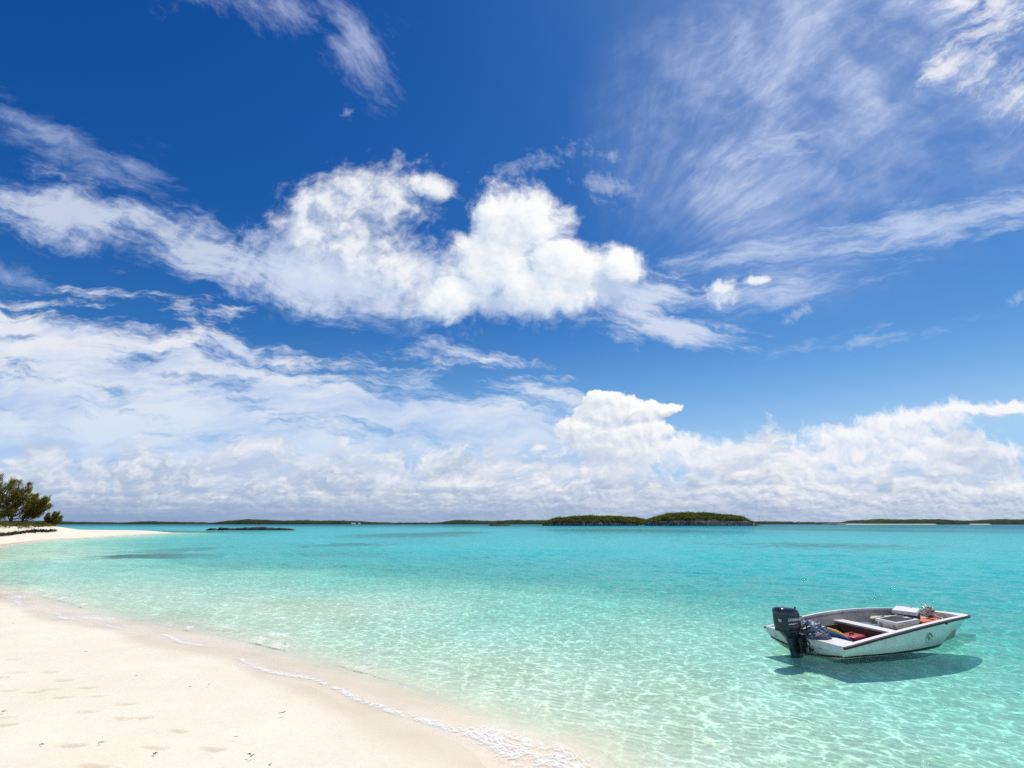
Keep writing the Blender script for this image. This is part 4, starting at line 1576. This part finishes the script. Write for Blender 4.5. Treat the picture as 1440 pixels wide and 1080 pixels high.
def text_mesh(body, size, extr, name, mat, parent, mat_world):
    cu = bpy.data.curves.new(name, 'FONT')
    cu.body = body
    cu.size = size
    cu.extrude = extr
    cu.offset = size * .022
    cu.align_x = 'CENTER'
    cu.align_y = 'CENTER'
    tmp = bpy.data.objects.new(name, cu)
    COL.objects.link(tmp)
    dg = bpy.context.evaluated_depsgraph_get()
    me = bpy.data.meshes.new_from_object(tmp.evaluated_get(dg))
    bpy.data.objects.remove(tmp)
    bpy.data.curves.remove(cu)
    me.transform(mat_world)
    me.materials.clear()
    return link(name, me, mat, parent, False)


# starboard side of the cowl faces -Y: text runs aft to fore
side_rot = Matrix(((1, 0, 0, 0), (0, 0, -1, 0), (0, 1, 0, 0), (0, 0, 0, 1)))
text_mesh("YAMAHA", .056, .002, "lettering", M['decal'], motor, Matrix.Translation((.030, -.1425, .535)) @ side_rot @ Matrix.Scale(1.05, 4, (1, 0, 0)))
mb = MB()
cxy = (-.108, -.1435, .535)
ring = lambda r: [(cxy[0] + r * math.cos(t), cxy[1], cxy[2] + r * math.sin(t)) for t in np.linspace(0, 2 * math.pi, 25)]
mb.loft([[a, b_] for a, b_ in zip(ring(.026), ring(.0215))], False, 0, False)
for k in range(3):
    a = math.pi / 2 + k * 2.0944
    d, e = Vector((math.cos(a), 0, math.sin(a))), Vector((-math.sin(a), 0, math.cos(a)))
    o_ = Vector(cxy)
    mb.poly([o_ + d * .002 - e * .002, o_ + d * .020 - e * .002, o_ + d * .020 + e * .002, o_ + d * .002 + e * .002])
    mb.poly([o_ + d * .011 - e * .006, o_ + d * .017 - e * .006, o_ + d * .017 - e * .003, o_ + d * .011 - e * .003])
    mb.poly([o_ + d * .011 + e * .003, o_ + d * .017 + e * .003, o_ + d * .017 + e * .006, o_ + d * .011 + e * .006])
mb.build("emblem", M['decal'], motor, False)
aft_rot = Matrix(((0, 0, -1, 0), (-1, 0, 0, 0), (0, 1, 0, 0), (0, 0, 0, 1)))
text_mesh("30", .062, .002, "power_number", M['decal'], motor, Matrix.Translation((-.2085, -.055, .52)) @ aft_rot)
MB().poly([(-.135, -.1432, .478), (-.125, -.1432, .466), (-.02, -.1432, .468), (.09, -.1432, .485)]).build("silver_flash", M['decal'], motor, False)
MB().poly([(-.130, -.1436, .486), (-.135, -.1436, .480), (.0, -.1436, .480), (.11, -.1436, .492), (.0, -.1436, .492)]).build("red_flash", M['red'], motor, False)


# ------------------------------------------------------------------ loose things lying in the skiff
BM = Matrix.Translation((BX, BY, -.028)) @ Matrix.Rotation(BTH, 4, 'Z') @ Matrix.Rotation(.012, 4, 'X')


def in_boat(name, x, y, z, label, cat, rz=0.0, group=None):
    o = tag(empty(name), label, cat, group)
    o.matrix_world = BM @ Matrix.Translation((x, y, z)) @ Matrix.Rotation(rz, 4, 'Z')
    return o


def lump(name, size, seed, mat, parent, folds=7.0, n=(46, 30), flat=.12, sharp=.5):
    """crumpled cloth heap: a dome with sharp folds"""
    nu, nv = n
    u = np.linspace(0, 2 * np.pi, nu, endpoint=False)
    v_ = np.linspace(0, 1, nv)
    U, V_ = np.meshgrid(u, v_)
    r = np.sin(V_ * np.pi / 2) ** .8
    X_, Y_ = np.cos(U) * r, np.sin(U) * r
    Z_ = np.cos(V_ * np.pi / 2) ** .7
    f = np.abs(fbm(X_ * folds * .5 + 3, Y_ * folds * .5 + Z_ * 2, 4, seed) - .5) * 2
    k = 1 + (f - .35) * sharp
    P = np.stack([X_ * k * size[0], Y_ * k * size[1], np.maximum(Z_ * (k + (fbm(X_ * 2, Y_ * 2, 3, seed + 3) - .5) * .9), 0.0) * size[2]], -1)
    idx = np.arange(nu * nv).reshape(nv, nu)
    F_ = np.stack([idx[:-1], np.roll(idx, -1, 1)[:-1], np.roll(idx, -1, 1)[1:], idx[1:]], -1).reshape(-1, 4)
    me = np_mesh(name, P.reshape(-1, 3), F_)
    return link(name, me, mat, parent, True)


zt = float(zg_of(.2)) - .03
t = in_boat("tarpaulin", .20, -.02, zt, "crumpled grey blue tarpaulin heaped on the stern deck beside the outboard", "tarpaulin", -.35)
lump("heap", (.20, .24, .20), 3, M['tarp'], t, 8.0)
o = lump("fold", (.20, .15, .085), 8, M['tarp_dark'], t, 6.0)
o.location = (-.05, -.19, 0)
o = lump("fold", (.15, .16, .13), 15, M['tarp'], t, 9.0)
o.location = (.16, .06, -.02)
t = in_boat("towel", .52, -.14, .20, "rolled yellow and blue towel slumped against the tarpaulin", "towel", -.75)
mb = MB()
mb.tube([(-.20, .02, .10), (-.10, .0, .115), (.02, -.01, .085), (.13, -.02, .03), (.20, -.02, -.04)], [.035, .060, .062, .055, .035], 12)
mb.build("yellow_fold", M['yellow'], t)
mb = MB()
mb.tube([(-.19, -.08, .06), (-.08, -.09, .075), (.04, -.085, .055), (.16, -.07, .0), (.26, -.05, -.07)], [.03, .052, .055, .05, .03], 12)
mb.build("blue_fold", M['blue'], t)
t = in_boat("fuel_tank", 1.12, .02, .054, "flat red fuel tank lying in the dark well of the boat", "fuel tank", .2)
MB().box((0, 0, .07), (.40, .28, .14), None, .035, 3).build("tank", M['red'], t)
MB().tube([(.05, .03, .14), (.05, .03, .165)], [.035, .032], 12).build("filler_cap", M['black'], t)
MB().tube([(-.12, -.02, .135), (-.10, -.02, .175), (.0, -.02, .175), (.0, -.02, .135)], .010, 8).build("handle", M['red'], t)
t = in_boat("fins", .88, .02, .054, "blue and yellow swim fins lying in the dark well", "fins", .5)
for sg, mt in ((-.09, M['blue']), (.09, M['yellow'])):
    MB().loft([[(-.26, sg - .03, .06), (-.26, sg + .03, .06), (-.26, sg + .03, .12), (-.26, sg - .03, .12)], [(-.05, sg - .045, .06), (-.05, sg + .045, .06), (-.05, sg + .045, .10), (-.05, sg - .045, .10)],
               [(.28, sg - .085, .09), (.28, sg + .085, .09), (.28, sg + .085, .10), (.28, sg - .085, .10)]]).build("fin", mt, t)

t = in_boat("cool_box", 2.02, -.16, .12, "white box with sloping black lid standing amidships in front of the thwart", "box", -.10)
mb = MB()
mb.loft([[(-.20, -.17, 0), (.22, -.17, 0), (.22, .17, 0), (-.20, .17, 0)], [(-.22, -.185, .24), (.24, -.185, .26), (.24, .185, .26), (-.22, .185, .24)]])
mb.build("case", M['cooler'], t, False)
mb = MB()
mb.loft([[(-.235, -.197, .243), (.255, -.197, .263), (.255, .197, .263), (-.235, .197, .243)], [(-.235, -.197, .285), (.255, -.197, .325), (.255, .197, .325), (-.235, .197, .285)]])
mb.build("lid_frame", M['cap'], t, False)
mb = MB()
mb.loft([[(-.19, -.15, .292), (.215, -.15, .326), (.215, .15, .326), (-.19, .15, .292)], [(-.18, -.14, .300), (.205, -.14, .333), (.205, .14, .333), (-.18, .14, .300)]])
mb.build("black_panel", M['black'], t, False)
MB().box((.13, -.08, .332), (.10, .06, .012), None, .004).build("hand_plate", M['decal'], t)
mb = MB()
for k in range(5):
    mb.box((-.13 + k * .052, .02, .3035 + .0044 * k + .002), (.018, .20, .004))
mb.build("rib", M['rubber'], t, False)
for y in (-.12, .12):
    MB().box((-.228, y, .20), (.012, .03, .07), None, .003).build("hinge", M['steel'], t)

t = in_boat("storage_box", 2.86, .22, 0.307, "navy blue box with striped side on the bow seat, under the white cushion", "box", .47)
MB().box((0, 0, .055), (.56, .36, .11), None, .018).build("case", M['navy'], t)
mb = MB()
for k in range(3):
    mb.box((.287, -.10 + k * .05, .06), (.008, .022, .10))
mb.build("stripe", M['decal'], t, False)
t = in_boat("cushion", 2.84, .19, .418, "thick white seat cushion resting on the navy blue box", "cushion", .47)
MB().box((0, 0, .035), (.58, .37, .07), None, .022, 3).build("pad", M['cap'], t)
t = in_boat("board", 2.45, .50, 0.307, "narrow cream board lying along the far side inside the boat", "board", .35)
MB().loft([[(-.30, -.02, 0), (-.30, .02, 0), (-.30, .02, .018), (-.30, -.02, .018)], [(.0, -.07, 0), (.0, .07, 0), (.0, .07, .02), (.0, -.07, .02)], [(.32, -.07, 0), (.32, .07, 0), (.32, .07, .02), (.32, -.07, .02)]]).build("plank", M['cream'], t, False)
t = in_boat("life_vest", 2.93, -.07, 0.313, "flat bright orange life vest on the bow seat beside the rope", "life vest", -.25)
mb = MB()
mb.box((-.07, -.0, .016), (.30, .30, .034), .03, .012).box((.21, .0, .015), (.22, .28, .032), -.04, .012)
mb.build("panel", M['orange'], t)
MB().tube([(.085, -.16, .02), (.085, -.05, .038), (.085, .05, .038), (.085, .16, .02)], .008, 6).build("strap", M['navy'], t)

# post with the anchor rope thrown over it
t = in_boat("mooring_post", 3.33, .10, 0.325, "short brown wooden post standing in the bow under the rope", "post")
MB().loft([sq(0, 0, z, a, a, 12, 5) for z, a in ((-.03, .034), (.17, .032), (.185, .028))]).build("post_shaft", M['wood'], t)
MB().tube([(0, -.09, .13), (0, .09, .135)], .014, 8).build("cross_pin", M['steel'], t)
t = in_boat("rope", 3.33, .10, 0.325, "pale anchor rope tangled over the wooden post in the bow", "rope")
mb = MB()
pts = []
for k in range(70):
    a = k * .62
    r = .045 + .014 * math.sin(k * .9) + .012 * math.sin(k * .37)
    pts.append((r * math.cos(a), r * math.sin(a) * 1.2, .03 + .15 * (k / 70) + .02 * math.sin(k * 1.3)))
mb.tube(pts, .011, 6)
mb.tube(catmull([(.03, -.04, .06), (.02, -.10, .03), (-.10, -.24, .045), (-.22, -.33, .05), (-.30, -.36, .02)], 6), .011, 6)
mb.tube(catmull([(.02, .03, .17), (.12, .14, .21), (.22, .24, .20), (.30, .30, .165)], 6), .011, 6)
mb.tube(catmull([(-.02, .04, .05), (-.16, .10, .09), (-.30, .14, .19), (-.36, .16, .20)], 6), .009, 6)
mb.build("coil", M['rope'], t)

# anchor line from the stem into the water
a = BM @ Vector((4.10, -.02, .30))
b = ground(1420, 893, -.02)
pts = [a.lerp(b, k) - Vector((0, 0, .07 * math.sin(math.pi * k))) for k in np.linspace(0, 1, 14)]
c = b + (b - a).normalized() * 1.2
c.z = -.5
ob = MB().tube(pts + [c], .006, 6).build("anchor_line", M['rope'], None)
tag(ob, "thin pale anchor line running from the bow down into the water", "rope")
